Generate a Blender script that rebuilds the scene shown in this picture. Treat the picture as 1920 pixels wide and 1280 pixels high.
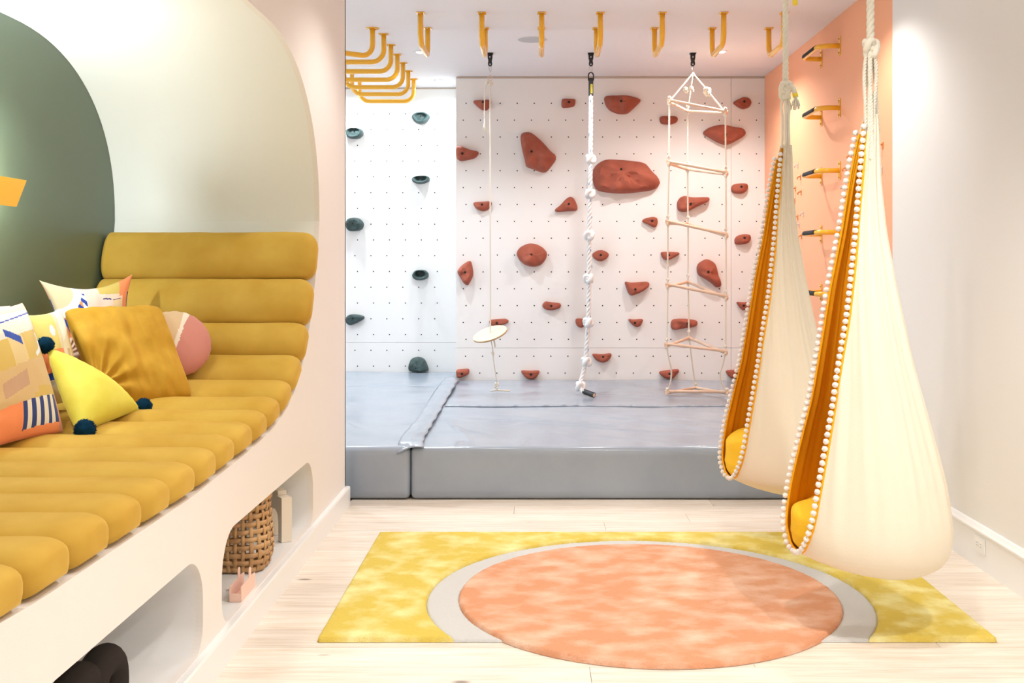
import bpy, bmesh, math, random
from mathutils import Vector, noise, Matrix
random.seed(7)
PI = math.pi
S = bpy.context.scene
COL = S.collection
for o in list(bpy.data.objects): bpy.data.objects.remove(o)

# ------------------------------------------------------------ camera, world, lights, exposure
cd = bpy.data.cameras.new('camera'); cam = bpy.data.objects.new('camera', cd); COL.objects.link(cam)
cam.location = (0, 0, 1.35); cam.rotation_euler = (PI/2, 0, 0)
cd.sensor_width = 36; cd.lens = 37.5; cd.shift_x = -47/1920; cd.shift_y = -146/1920; cd.clip_start = .05
S.camera = cam
S.view_settings.view_transform = 'Standard'; S.view_settings.look = 'None'
S.view_settings.gamma = 1; S.view_settings.exposure = -0.5; S.view_settings.use_curve_mapping = False
w = bpy.data.worlds.new('world'); S.world = w; w.use_nodes = True
w.node_tree.nodes['Background'].inputs[0].default_value = (.9, .95, 1, 1)
w.node_tree.nodes['Background'].inputs[1].default_value = .25
CEIL = 2.974
def lamp(kind, name, loc, power, color=(1, 1, 1), size=.06, rot=(0, 0, 0), angle=130, blend=.6, sy=None):
    l = bpy.data.lights.new(name, kind); l.energy = power; l.color = color
    if kind == 'AREA':
        l.size = size
        if sy: l.shape = 'RECTANGLE'; l.size_y = sy
    else: l.shadow_soft_size = size
    if kind == 'SPOT': l.spot_size = math.radians(angle); l.spot_blend = blend
    o = bpy.data.objects.new(name, l); COL.objects.link(o); o.location = loc; o.rotation_euler = rot
    return o
WARM = (1, .965, .93); NEU = (1, .98, .97); COOL = (.84, .94, 1)
DL = [  # x, y, power, colour, cone
    (1.5, 2.3, 66, WARM, 130), (.55, 3.0, 52, WARM, 130), (1.45, 5.85, 34, WARM, 130), (-.35, 5.2, 26, WARM, 130),
    (0.1, .9, 30, WARM, 130), (1.3, .5, 20, WARM, 130),
    (-.896, 8.18, 45, COOL, 120), (-.866, 9.45, 34, COOL, 165), (-1.75, 9.45, 34, COOL, 165), (1.41, 8.16, 52, WARM, 150),
    (-2.4, 7.4, 70, COOL, 130), (.45, 7.6, 34, NEU, 150)]
for (x, y, p, c, a) in DL:
    lamp('SPOT', 'downlight_lamp', (x, y, CEIL-.02), p*2.6, c, .045, angle=a)
lamp('AREA', 'fill_behind_camera', (.5, -1.35, 1.75), 20, (1, .98, .96), 2.2, (PI/2, 0, 0), sy=1.7)  # added soft fill in front of the closed rear wall, no window there
lamp('AREA', 'cool_fill_far_left', (-3.7, 8.0, 1.8), 42, COOL, 2.2, (PI/2, 0, -PI/2), sy=1.8)  # added cool fill to brighten the left climbing zone, not a modelled window
lamp('AREA', 'soft_room_fill', (.5, 4.2, CEIL-.03), 8, (1, .98, .96), 2.4, sy=4.5)  # added broad fill under the ceiling, not a fixture of the room
lamp('SPOT', 'nook_downlight_lamp', (-1.58, 3.9, 2.29), 22, (.86, .95, 1), .04, angle=128, blend=.35)
lamp('SPOT', 'nook_downlight_lamp', (-1.58, 2.2, 2.29), 40, (.95, .97, 1), .04, angle=140, blend=.5)
lamp('POINT', 'sconce_lamp', (-2.03, 3.86, 1.64), 75, (.84, .97, 1), .035)

# ------------------------------------------------------------ helpers
def lin(c): return tuple((x/12.92 if x <= .04045 else ((x+.055)/1.055)**2.4) for x in c)
def rgb(r, g, b): return lin((r/255, g/255, b/255))
def P(u, v, Y): return Vector(((u-1007)*Y/2000, Y, 1.35-(v-494)*Y/2000))   # a measured direction at depth Y, in metres

def mat(name, col, rough=.6, col2=None, nscale=5, bump=0, bscale=60, metal=0, spec=.5, sheen=0, stretch=None, coat=0, contrast=(.35, .65), emit=None, sss=0, trans=0):
    m = bpy.data.materials.new(name); m.use_nodes = True; nt = m.node_tree; b = nt.nodes['Principled BSDF']
    b.inputs['Base Color'].default_value = (*col, 1); b.inputs['Roughness'].default_value = rough; b.inputs['Metallic'].default_value = metal
    b.inputs['Specular IOR Level'].default_value = spec
    b.inputs['Sheen Weight'].default_value = sheen; b.inputs['Sheen Roughness'].default_value = .35
    b.inputs['Coat Weight'].default_value = coat
    if sheen: b.inputs['Sheen Tint'].default_value = (*[min(1, c*1.4+.1) for c in col], 1)
    b.inputs['Transmission Weight'].default_value = trans
    if emit: b.inputs['Emission Color'].default_value = (*emit[:3], 1); b.inputs['Emission Strength'].default_value = emit[3]
    tc = nt.nodes.new('ShaderNodeTexCoord'); mp = nt.nodes.new('ShaderNodeMapping'); nt.links.new(tc.outputs['Object'], mp.inputs[0])
    if stretch: mp.inputs['Scale'].default_value = stretch
    if col2:
        n = nt.nodes.new('ShaderNodeTexNoise'); n.inputs['Scale'].default_value = nscale; n.inputs['Detail'].default_value = 6
        nt.links.new(mp.outputs[0], n.inputs['Vector'])
        r = nt.nodes.new('ShaderNodeValToRGB'); r.color_ramp.elements[0].color = (*col, 1); r.color_ramp.elements[1].color = (*col2, 1)
        r.color_ramp.elements[0].position, r.color_ramp.elements[1].position = contrast
        nt.links.new(n.outputs['Fac'], r.inputs[0]); nt.links.new(r.outputs[0], b.inputs['Base Color'])
    if bump:
        n2 = nt.nodes.new('ShaderNodeTexNoise'); n2.inputs['Scale'].default_value = bscale; n2.inputs['Detail'].default_value = 4
        nt.links.new(mp.outputs[0], n2.inputs['Vector'])
        bp = nt.nodes.new('ShaderNodeBump'); bp.inputs['Strength'].default_value = bump; bp.inputs['Distance'].default_value = .01
        nt.links.new(n2.outputs['Fac'], bp.inputs['Height']); nt.links.new(bp.outputs[0], b.inputs['Normal'])
    return m
def vcol_mat(name, rough=.8):
    m = bpy.data.materials.new(name); m.use_nodes = True; nt = m.node_tree; b = nt.nodes['Principled BSDF']
    a = nt.nodes.new('ShaderNodeVertexColor'); a.layer_name = 'print'; nt.links.new(a.outputs[0], b.inputs['Base Color'])
    b.inputs['Roughness'].default_value = rough; b.inputs['Sheen Weight'].default_value = .2; b.inputs['Specular IOR Level'].default_value = .2
    tc = nt.nodes.new('ShaderNodeTexCoord'); n = nt.nodes.new('ShaderNodeTexNoise'); n.inputs['Scale'].default_value = 400
    nt.links.new(tc.outputs['Object'], n.inputs['Vector']); bp = nt.nodes.new('ShaderNodeBump'); bp.inputs['Strength'].default_value = .25; bp.inputs['Distance'].default_value = .003
    nt.links.new(n.outputs['Fac'], bp.inputs['Height']); nt.links.new(bp.outputs[0], b.inputs['Normal'])
    return m

M = {}
M['white'] = mat('white_paint', rgb(238, 236, 233), .55, bump=.04, bscale=150)
M['warm_white'] = mat('warm_white_paint', rgb(240, 233, 226), .55, bump=.04, bscale=150)
M['nook_white'] = mat('nook_plaster', rgb(240, 240, 234), .6, bump=.03, bscale=120)
M['trim'] = mat('white_trim_gloss', rgb(243, 242, 240), .3)
M['ceil'] = mat('ceiling_paint', rgb(240, 238, 240), .6)
M['panel'] = mat('climbing_panel_white', rgb(240, 238, 236), .45, bump=.05, bscale=300)
M['green'] = mat('dark_sage_paint', rgb(92, 107, 88), .4, bump=.04, bscale=150)
M['orange_wall'] = mat('apricot_paint', rgb(252, 180, 138), .5, bump=.04, bscale=150)
M['beige'] = mat('beige_strip', rgb(205, 188, 172), .5)
M['yellow'] = mat('yellow_powder_coat', rgb(250, 186, 40), .22, coat=.4, bump=.02, bscale=30)
M['black'] = mat('black_metal', (.012, .012, .014), .4)
M['grip'] = mat('black_grip_tape', (.02, .02, .022), .85, bump=.4, bscale=500)
M['steel'] = mat('steel', (.6, .6, .6), .25, metal=1)
M['brass'] = mat('brass_screw', (.55, .42, .2), .3, metal=1)
M['red'] = mat('terracotta_resin', rgb(172, 92, 70), .75, col2=rgb(158, 80, 60), nscale=9, bump=.35, bscale=260)
M['hgreen'] = mat('dark_green_resin', rgb(46, 64, 63), .6, col2=rgb(68, 88, 87), nscale=60, bump=.5, bscale=90, stretch=(1, 1, 3))
M['hole'] = mat('dark_hole', (.008, .008, .008), .8)
M['rope'] = mat('cotton_rope', rgb(240, 234, 218), .85, bump=.3, bscale=400)
M['rope_w'] = mat('white_nylon_rope', rgb(242, 242, 240), .55, col2=rgb(232, 232, 234), nscale=40)
M['fleck'] = mat('blue_fleck_yarn', rgb(110, 140, 190), .6)
M['dowel'] = mat('pale_beech', rgb(236, 208, 184), .45, col2=rgb(226, 192, 165), nscale=8, stretch=(2, 2, 14))
M['plywood'] = mat('pale_plywood', rgb(240, 220, 188), .5, col2=rgb(225, 200, 165), nscale=6, stretch=(1, 9, 3))
M['plyedge'] = mat('plywood_edge', rgb(196, 160, 118), .6)
M['velvet'] = mat('mustard_velvet', rgb(206, 167, 74), .7, col2=rgb(192, 149, 56), nscale=5, bump=.1, bscale=14, sheen=.55, spec=.15, contrast=(.3, .7))
M['velvet_p'] = mat('golden_velvet', rgb(204, 156, 54), .65, col2=rgb(184, 134, 36), nscale=7, bump=.12, bscale=20, sheen=.6, spec=.15)
M['lemon'] = mat('lemon_velvet', rgb(226, 212, 92), .65, col2=rgb(216, 200, 74), nscale=8, sheen=.6, spec=.15, bump=.1, bscale=30)
M['navy'] = mat('navy_wool', rgb(10, 50, 74), .95, bump=.5, bscale=500, spec=.1)
M['print'] = vcol_mat('printed_linen')
M['vinyl'] = mat('grey_vinyl', rgb(160, 169, 181), .2, bump=.3, bscale=4, spec=.55, col2=rgb(152, 162, 176), nscale=3)
M['cotton'] = mat('cream_cotton', rgb(244, 233, 212), .85, bump=.15, bscale=300, spec=.15)
M['lining'] = mat('orange_lining', rgb(255, 180, 30), .8, bump=.1, bscale=300, spec=.15)
M['seat_y'] = mat('yellow_cotton', rgb(252, 200, 50), .8, bump=.15, bscale=90, spec=.15)
M['pom'] = mat('white_pompom', rgb(250, 244, 238), .95, bump=.4, bscale=300, spec=.1)
M['tape'] = mat('yellow_tape', rgb(250, 222, 60), .5)
M['rug_y'] = mat('yellow_pile', rgb(228, 200, 94), .9, col2=rgb(250, 240, 174), nscale=8, bump=.55, bscale=220, sheen=.4, spec=.05, stretch=(1, 1, 1), contrast=(.42, .70))
M['rug_o'] = mat('peach_pile', rgb(226, 160, 122), .9, col2=rgb(246, 210, 184), nscale=9, bump=.55, bscale=220, sheen=.4, spec=.05, stretch=(.75, 1.1, 1), contrast=(.42, .74))
M['rug_g'] = mat('grey_flatweave', rgb(208, 206, 202), .9, bump=.4, bscale=250, spec=.1)
M['rug_back'] = mat('rug_backing', rgb(200, 198, 190), .9)
M['rattan'] = mat('bamboo_strip', rgb(210, 168, 118), .5, col2=rgb(182, 136, 88), nscale=10, bump=.2, bscale=80)
M['cream_block'] = mat('cream_wood_block', rgb(240, 228, 210), .6)
M['pink'] = mat('pale_pink_card', rgb(246, 205, 186), .5)
M['dark_felt'] = mat('charcoal_felt', rgb(52, 46, 42), .95, bump=.4, bscale=400, spec=.1)
M['plastic'] = mat('white_plastic', rgb(244, 243, 240), .3)
M['emit'] = mat('lamp_lens', (1, 1, 1), .4, emit=(1, .98, .95, 7))
M['speaker'] = mat('speaker_grille', rgb(205, 206, 210), .6, bump=.5, bscale=900)
M['peg_o'] = mat('peg_ochre', rgb(222, 140, 70), .5)
M['peg_w'] = mat('peg_pale', rgb(225, 205, 200), .4)

def floor_mat():
    m = bpy.data.materials.new('whitewashed_oak'); m.use_nodes = True; nt = m.node_tree; b = nt.nodes['Principled BSDF']; L = nt.links; N = nt.nodes.new
    b.inputs['Roughness'].default_value = .42; b.inputs['Specular IOR Level'].default_value = .35
    g = N('ShaderNodeNewGeometry'); oi = N('ShaderNodeObjectInfo')
    ad = N('ShaderNodeVectorMath'); ad.operation = 'MULTIPLY_ADD'
    cb = N('ShaderNodeCombineXYZ'); L.new(oi.outputs['Random'], cb.inputs[0]); L.new(oi.outputs['Random'], cb.inputs[1]); L.new(oi.outputs['Random'], cb.inputs[2])
    L.new(cb.outputs[0], ad.inputs[0]); ad.inputs[1].default_value = (37, 53, 19); L.new(g.outputs['Position'], ad.inputs[2])
    mp = N('ShaderNodeMapping'); mp.inputs['Scale'].default_value = (.9, 11, 1); L.new(ad.outputs[0], mp.inputs[0])
    n = N('ShaderNodeTexNoise'); n.inputs['Scale'].default_value = 3.2; n.inputs['Detail'].default_value = 9; n.inputs['Roughness'].default_value = .62; n.inputs['Distortion'].default_value = .5
    L.new(mp.outputs[0], n.inputs['Vector'])
    r = N('ShaderNodeValToRGB'); e = r.color_ramp.elements; e[0].position = .3; e[0].color = (*rgb(222, 205, 185), 1); e[1].position = .62; e[1].color = (*rgb(243, 232, 218), 1)
    L.new(n.outputs['Fac'], r.inputs[0])
    mp2 = N('ShaderNodeMapping'); mp2.inputs['Scale'].default_value = (2.2, 5.5, 1); L.new(ad.outputs[0], mp2.inputs[0])
    v = N('ShaderNodeTexVoronoi'); v.inputs['Scale'].default_value = 1.0; L.new(mp2.outputs[0], v.inputs['Vector'])
    kr = N('ShaderNodeValToRGB'); kr.color_ramp.elements[0].position = .035; kr.color_ramp.elements[0].color = (*rgb(120, 100, 84), 1); kr.color_ramp.elements[1].position = .085; kr.color_ramp.elements[1].color = (1, 1, 1, 1)
    L.new(v.outputs['Distance'], kr.inputs[0])
    mu = N('ShaderNodeMix'); mu.data_type = 'RGBA'; mu.blend_type = 'MULTIPLY'; mu.inputs[0].default_value = .8
    L.new(r.outputs[0], mu.inputs[6]); L.new(kr.outputs[0], mu.inputs[7])
    hs = N('ShaderNodeHueSaturation'); mr = N('ShaderNodeMapRange'); mr.inputs[3].default_value = .93; mr.inputs[4].default_value = 1.05
    L.new(oi.outputs['Random'], mr.inputs[0]); L.new(mr.outputs[0], hs.inputs['Value']); L.new(mu.outputs[2], hs.inputs['Color']); L.new(hs.outputs[0], b.inputs['Base Color'])
    return m
M['floor'] = floor_mat()

def tag(o, label=None, cat=None, group=None, kind=None):
    if label: o['label'] = label
    if cat: o['category'] = cat
    if group: o['group'] = group
    if kind: o['kind'] = kind
    return o
def wloc(o):
    v = Vector(o.location)
    while o.parent: o = o.parent; v += Vector(o.location)
    return v
def meshdata(name, V, F, m, smooth=True, mi=None):
    me = bpy.data.meshes.new(name); me.from_pydata([tuple(v) for v in V], [], F)
    for mm in (m if isinstance(m, (list, tuple)) else [m]): me.materials.append(mm)
    if smooth: me.polygons.foreach_set('use_smooth', [True]*len(me.polygons))
    if mi: me.polygons.foreach_set('material_index', mi)
    me.update(); return me
def fixn(me):
    bm = bmesh.new(); bm.from_mesh(me); bmesh.ops.recalc_face_normals(bm, faces=bm.faces); bm.to_mesh(me); bm.free()
def obj(name, V, F, m, parent=None, smooth=True, fix=True, sharp=None, mi=None, bevel=0):
    """one mesh object; V in world metres"""
    V = [Vector(v) for v in V]
    if parent: o0 = wloc(parent)
    else:
        xs = [v.x for v in V]; ys = [v.y for v in V]; o0 = Vector(((min(xs)+max(xs))/2, (min(ys)+max(ys))/2, min(v.z for v in V)))
    me = meshdata(name, [v-o0 for v in V], F, m, smooth, mi)
    if fix: fixn(me)
    o = bpy.data.objects.new(name, me); COL.objects.link(o)
    if parent: o.parent = parent
    else: o.location = o0
    if sharp is not None:
        try: me.set_sharp_from_angle(angle=math.radians(sharp))
        except Exception: pass
    if bevel:
        md = o.modifiers.new('bevel', 'BEVEL'); md.width = bevel; md.segments = 2; md.limit_method = 'ANGLE'
    return o
def link(name, me, parent, loc=(0, 0, 0), rot=(0, 0, 0), scale=None):
    o = bpy.data.objects.new(name, me); COL.objects.link(o); o.parent = parent; o.location = loc; o.rotation_euler = rot
    if scale: o.scale = scale
    return o
def empty(name, loc, label, cat, group=None, rz=0):
    o = bpy.data.objects.new(name, None); COL.objects.link(o); o.location = loc; o.rotation_euler[2] = rz; o.empty_display_size = .05
    return tag(o, label, cat, group)
def box(x0, x1, y0, y1, z0, z1):
    V = [(x, y, z) for x in (x0, x1) for y in (y0, y1) for z in (z0, z1)]
    return V, [(0, 1, 3, 2), (4, 6, 7, 5), (0, 4, 5, 1), (2, 3, 7, 6), (0, 2, 6, 4), (1, 5, 7, 3)]
def merge(*parts):
    V = []; F = []
    for (v, f) in parts:
        k = len(V); V += [Vector(a) for a in v]; F += [tuple(i+k for i in ff) for ff in f]
    return V, F
def tube(path, r, n=10, cap=True, flat=None):
    path = [Vector(p) for p in path]; V = []; F = []; m = len(path)
    rr = r if isinstance(r, (list, tuple)) else [r]*m
    t0 = (path[1]-path[0]).normalized(); a = Vector((0, 0, 1)) if abs(t0.z) < .9 else Vector((1, 0, 0))
    nrm = t0.cross(a).normalized()
    for i, p in enumerate(path):
        t = (path[min(i+1, m-1)]-path[max(i-1, 0)]).normalized()
        nrm = (nrm-t*nrm.dot(t)).normalized(); b = t.cross(nrm)
        for k in range(n):
            an = 2*PI*k/n; V.append(p+(nrm*math.cos(an)+b*math.sin(an))*rr[i])
    for i in range(m-1):
        for k in range(n): F.append((i*n+k, i*n+(k+1) % n, (i+1)*n+(k+1) % n, (i+1)*n+k))
    if cap: F.append(tuple(range(n-1, -1, -1))); F.append(tuple((m-1)*n+k for k in range(n)))
    return V, F
def resample(path, step):
    path = [Vector(p) for p in path]; out = [path[0]]
    for a, b in zip(path, path[1:]):
        n = max(1, int((b-a).length/step))
        out += [a.lerp(b, i/n) for i in range(1, n+1)]
    return out
def smooth_path(pts, it=3):
    pts = [Vector(p) for p in pts]
    for _ in range(it):
        q = [pts[0]]
        for a, b in zip(pts, pts[1:]): q += [a*.75+b*.25, a*.25+b*.75]
        q.append(pts[-1]); pts = q
    return pts
def laid_rope(path, r, pitch=.06, n=6, strands=3):
    """a rope of three twisted strands along a path"""
    path = resample(path, pitch/8); m = len(path); parts = []
    for s in range(strands):
        pp = []; L = 0; nrm = None
        for i, p in enumerate(path):
            t = (path[min(i+1, m-1)]-path[max(i-1, 0)]).normalized()
            if nrm is None: nrm = t.cross(Vector((1, .2, .1))).normalized()
            nrm = (nrm-t*nrm.dot(t)).normalized(); b = t.cross(nrm)
            if i: L += (path[i]-path[i-1]).length
            an = 2*PI*(L/pitch+s/strands); pp.append(p+(nrm*math.cos(an)+b*math.sin(an))*r*.5)
        parts.append(tube(pp, r*.56, n))
    return merge(*parts)
def lathe(prof, c, n=24, cap=True):
    c = Vector(c); V = []; F = []; m = len(prof)
    for (r, z) in prof:
        for k in range(n): V.append(c+Vector((r*math.cos(2*PI*k/n), r*math.sin(2*PI*k/n), z)))
    for i in range(m-1):
        for k in range(n): F.append((i*n+k, i*n+(k+1) % n, (i+1)*n+(k+1) % n, (i+1)*n+k))
    if cap: F.append(tuple(range(n))); F.append(tuple((m-1)*n+k for k in range(n-1, -1, -1)))
    return V, F
def ball(c, r, n=12, m=8, sc=(1, 1, 1), amp=0, fr=30, seed=0):
    c = Vector(c); V = [c+Vector((0, 0, r*sc[2]))]; F = []
    for i in range(1, m):
        th = PI*i/m
        for k in range(n):
            d = Vector((math.sin(th)*math.cos(2*PI*k/n), math.sin(th)*math.sin(2*PI*k/n), math.cos(th)))
            rr = r*(1+amp*noise.noise(d*r*fr+Vector((seed, 0, 0)))); V.append(c+Vector((d.x*sc[0], d.y*sc[1], d.z*sc[2]))*rr)
    V.append(c-Vector((0, 0, r*sc[2])))
    for k in range(n): F.append((0, 1+k, 1+(k+1) % n))
    for i in range(m-2):
        for k in range(n): F.append((1+i*n+k, 1+(i+1)*n+k, 1+(i+1)*n+(k+1) % n, 1+i*n+(k+1) % n))
    b = len(V)-1
    for k in range(n): F.append((b, 1+(m-2)*n+(k+1) % n, 1+(m-2)*n+k))
    return V, F
def knot(c, r, tr, seed=0, axis='z', n=36):
    """overhand knot: a short trefoil of rope"""
    c = Vector(c); pts = []
    for i in range(n+1):
        t = 2*PI*i/n
        v = Vector(((math.sin(t)+2*math.sin(2*t))/3, (math.cos(t)-2*math.cos(2*t))/3, -math.sin(3*t)*.75))*r
        if seed: v.rotate(Matrix.Rotation(seed*1.7, 3, 'Z'))
        pts.append(c+v)
    return tube(pts, tr, 8)
def torus(c, R, r, axis='y', n=24, m=8, arc=1.0, sx=1, sz=1):
    c = Vector(c); pts = []
    for i in range(n+1):
        t = 2*PI*arc*i/n
        d = {'y': Vector((math.cos(t)*sx, 0, math.sin(t)*sz)), 'x': Vector((0, math.cos(t)*sx, math.sin(t)*sz)), 'z': Vector((math.cos(t)*sx, math.sin(t)*sz, 0))}[axis]
        pts.append(c+d*R)
    return tube(pts, r, m, cap=arc < 1)
def plate2d(loops, t):
    """filled 2D outline with holes, extruded by t -> verts (a, b, depth 0..t), faces"""
    cu = bpy.data.curves.new('tmp', 'CURVE'); cu.dimensions = '2D'; cu.fill_mode = 'BOTH'; cu.extrude = t/2
    for lp in loops:
        sp = cu.splines.new('POLY'); sp.points.add(len(lp)-1); sp.use_cyclic_u = True
        for i, p in enumerate(lp): sp.points[i].co = (p[0], p[1], 0, 1)
    o = bpy.data.objects.new('tmp', cu); COL.objects.link(o)
    me = bpy.data.meshes.new_from_object(o, depsgraph=bpy.context.evaluated_depsgraph_get())
    bm = bmesh.new(); bm.from_mesh(me); bmesh.ops.remove_doubles(bm, verts=bm.verts, dist=1e-5)
    V = [(v.co.x, v.co.y, v.co.z+t/2) for v in bm.verts]; F = [tuple(v.index for v in f.verts) for f in bm.faces]
    bm.free(); bpy.data.objects.remove(o); bpy.data.curves.remove(cu); bpy.data.meshes.remove(me)
    return V, F
def rrect(y0, y1, z0, z1, r, n=10, r2=None):
    out = []; r2 = r2 or r
    for (cy, cz, a, q) in ((y1-r, z1-r, 0, r), (y0+r, z1-r, 90, r), (y0+r2, z0+r2, 180, r2), (y1-r2, z0+r2, 270, r2)):
        for i in range(n+1):
            an = math.radians(a+90*i/n); out.append((cy+q*math.cos(an), cz+q*math.sin(an)))
    return out
def structure(o): o['kind'] = 'structure'; return o

# ------------------------------------------------------------ the setting
XW = -1.068; XR = 1.976; XG = -2.073; YE = 5.95; YB = 9.26; YL = 9.84; Y0 = -1.6
structure(obj('ceiling', *box(-4.2, 2.1, Y0, 10.0, CEIL, CEIL+.1), M['ceil'], smooth=False))
fl = structure(obj('floor', *box(-4.2, 2.1, Y0, 10.0, -.1, -.014), M['beige'], smooth=False))
# planks, laid left to right
pw = .182; y = 6.3; row = 0
pm = {}
while y > -.9:
    x = -1.04-random.uniform(0, 1.6)
    while x < XR:
        L = random.choice((1.5, 1.9, 2.1)); xa = max(x, -1.06); xb = min(x+L, XR-.001)
        if xb-xa > .05:
            V, F = box(xa+.0008, xb-.0008, y-pw+.0008, y-.0008, -.0139, 0)
            obj('plank', V, F, M['floor'], fl, smooth=False)
        x += L
    y -= pw; row += 1
# wall_left: the built-in face with the big arch and the cubbies
base = [(3.30, .633), (3.553, .645), (3.77, .654), (4.007, .665), (4.217, .680), (4.43, .710), (4.646, .767), (4.844, .880), (4.995, 1.035), (5.125, 1.25), (5.212, 1.468)]
YM = 2.80
half = [(YM, .628), (3.1, .628)] + [(a+.004, b-.006) for a, b in base] + [(5.235, 1.56)]
half = [half[0]] + [tuple(p[:2]) for p in smooth_path([(a, b, 0) for a, b in half[1:]], 2)]
for i in range(1, 25):
    an = PI/2*i/24; n_ = 2.25
    half.append((4.2+1.035*max(0, math.cos(an))**(2/n_), 1.56+.76*math.sin(an)**(2/n_)))
half.append((YM, 2.32))
nook = half + [(2*YM-a, b) for a, b in reversed(half[1:-1])]
cubs = [(3.614, 5.086), (1.94, 3.41), (.27, 1.74)]
CZ0, CZ1 = .112, .427
outer = [(Y0, 0), (YE, 0), (YE, CEIL), (Y0, CEIL)]
V, F = plate2d([outer, nook]+[rrect(a, b, CZ0, CZ1, .15, r2=.09) for a, b in cubs], .025)
wl = structure(obj('wall_left', [(XW-.025+d, a, b) for a, b, d in V], F, M['warm_white'], smooth=False))
# curved shell of the nook
n = len(nook)
V = [(x, a, b) for x in (XW-.0249, XG+.001) for a, b in nook]
F = [(i, (i+1) % n, n+(i+1) % n, n+i) for i in range(n)]
sh = obj('nook_shell', V, F, M['nook_white'], wl, smooth=True, sharp=40)
structure(obj('wall_nook_green', *box(XG-.02, XG, Y0, YE-.03, 0, CEIL), M['green'], smooth=False))
for a, b in cubs:
    lp = rrect(a, b, CZ0, CZ1, .15, r2=.09); m_ = len(lp)
    V = [(x, p, q) for x in (XW-.0249, XW-.62) for p, q in lp]; F = [(i, (i+1) % m_, m_+(i+1) % m_, m_+i) for i in range(m_)] + [tuple(range(m_, 2*m_))]
    obj('cubby', V, F, M['white'], wl, smooth=True, sharp=40)
structure(obj('wall_partition_end', *box(-4.2, XW, YE-.02, YE, 0, CEIL), M['warm_white'], smooth=False))
def profile_run(prof, axis_pts):   # prof: (out, z)
    V = []; F = []; k = len(prof)
    for (f) in axis_pts:
        for p in prof: V.append(f(p))
    for i in range(len(axis_pts)-1):
        for j in range(k): F.append((i*k+j, i*k+(j+1) % k, (i+1)*k+(j+1) % k, (i+1)*k+j))
    F.append(tuple(range(k))); F.append(tuple((len(axis_pts)-1)*k+j for j in range(k-1, -1, -1)))
    return V, F
pb = [(0, 0), (.026, 0), (.026, .102), (.022, .110), (0, .110)]
V, F = profile_run(pb, [lambda p: (XW+p[0], Y0, p[1]), lambda p: (XW+p[0], YE+.0, p[1])])
structure(obj('baseboard_left', V, F, M['trim'], smooth=False))
structure(obj('wall_right', *box(XR, XR+.1, Y0, 5.93, 0, CEIL), M['white'], smooth=False))
structure(obj('wall_right_orange', *box(XR, XR+.1, 5.93, 10.0, 0, CEIL), M['orange_wall'], smooth=False))
pb = [(0, 0), (.016, 0), (.016, .150), (.020, .156), (.026, .164), (.026, .170), (.018, .178), (.010, .190), (0, .192)]
V, F = profile_run(pb, [lambda p: (XR-p[0], Y0, p[1]), lambda p: (XR-p[0], 5.95, p[1])])
structure(obj('baseboard_right', V, F, M['trim'], smooth=False))
structure(obj('wall_behind', *box(-2.1, 2.1, Y0-.1, Y0, 0, CEIL), M['warm_white'], smooth=False))
structure(obj('wall_far_left', *box(-4.3, -4.2, YE, 10, 0, CEIL), M['white'], smooth=False))
# climbing walls
wb = structure(obj('wall_back', *box(-4.2, 2.1, 9.9, 10.0, 0, CEIL), M['white'], smooth=False))
cb = structure(obj('wall_climbing_right', *box(-.704, XR, YB+.02, 9.9, 0, CEIL-.002), M['panel'], smooth=False))
def at(u, v, Y): p = P(u, v, Y); return p.x, p.z
xs = at(1371, 0, YB)[0]; zs = at(0, 652, YB)[1]; zt = at(0, 147, YB)[1]
g_ = .0012
for (a, b) in ((-.704, xs-g_), (xs+g_, XR)):
    for (c, d) in ((0, zs-g_), (zs+g_, zt)):
        obj('panel', *box(a, b, YB, YB+.0198, c, d), M['panel'], cb, smooth=False)
obj('top_strip', *box(-.70, XR, YB+.006, YB+.0199, zt+.002, CEIL-.002), M['beige'], cb, smooth=False)
cl = structure(obj('wall_climbing_left', *box(-4.2, -.706, YL+.02, 9.9, 0, CEIL-.002), M['panel'], smooth=False))
zs2 = at(0, 641.6, YL)[1]; zt2 = at(0, 167, YL)[1]
for (a, b) in ((-4.2, -3.0-g_), (-3.0+g_, -1.78-g_), (-1.78+g_, -.706)):
    for (c, d) in ((0, zs2-g_), (zs2+g_, zt2)):
        obj('panel', *box(a, b, YL, YL+.0198, c, d), M['panel'], cl, smooth=False)
obj('top_strip', *box(-4.2, -.706, YL+.006, YL+.0199, zt2+.002, CEIL-.002), M['beige'], cl, smooth=False)
def dots(pts, Y, parent):
    parts = []
    for (u, v) in pts:
        p = P(u, v, Y); r = .0058; k = 8
        V = [(p.x+r*math.cos(2*PI*i/k), Y-.0006, p.z+r*math.sin(2*PI*i/k)) for i in range(k)]
        parts.append((V, [tuple(range(k))]))
    V, F = merge(*parts)
    o = obj('bolt_hole', V, F, M['hole'], parent, smooth=False, fix=False); o['kind'] = 'stuff'
pts = []
for i in range(17):
    v = 193.6+31.6*i; A = (i % 2 == 0) if i < 15 else (i % 2 == 1)
    x0 = 873.8 if A else 868.6
    if i >= 15: x0 -= 1
    pts += [(x0+32*k, v) for k in range(16)] + [((1391.2 if A else 1386.3)+32*k, v) for k in range(2)]
dots(pts, YB, cb)
pts = []
for i in range(17):
    v = 213.3+29.55*i; x0 = 670.4 if i % 2 == 0 else 665.5
    pts += [(x0+29.9*k, v) for k in range(-8, 6)]
dots(pts, YL, cl)

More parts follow.
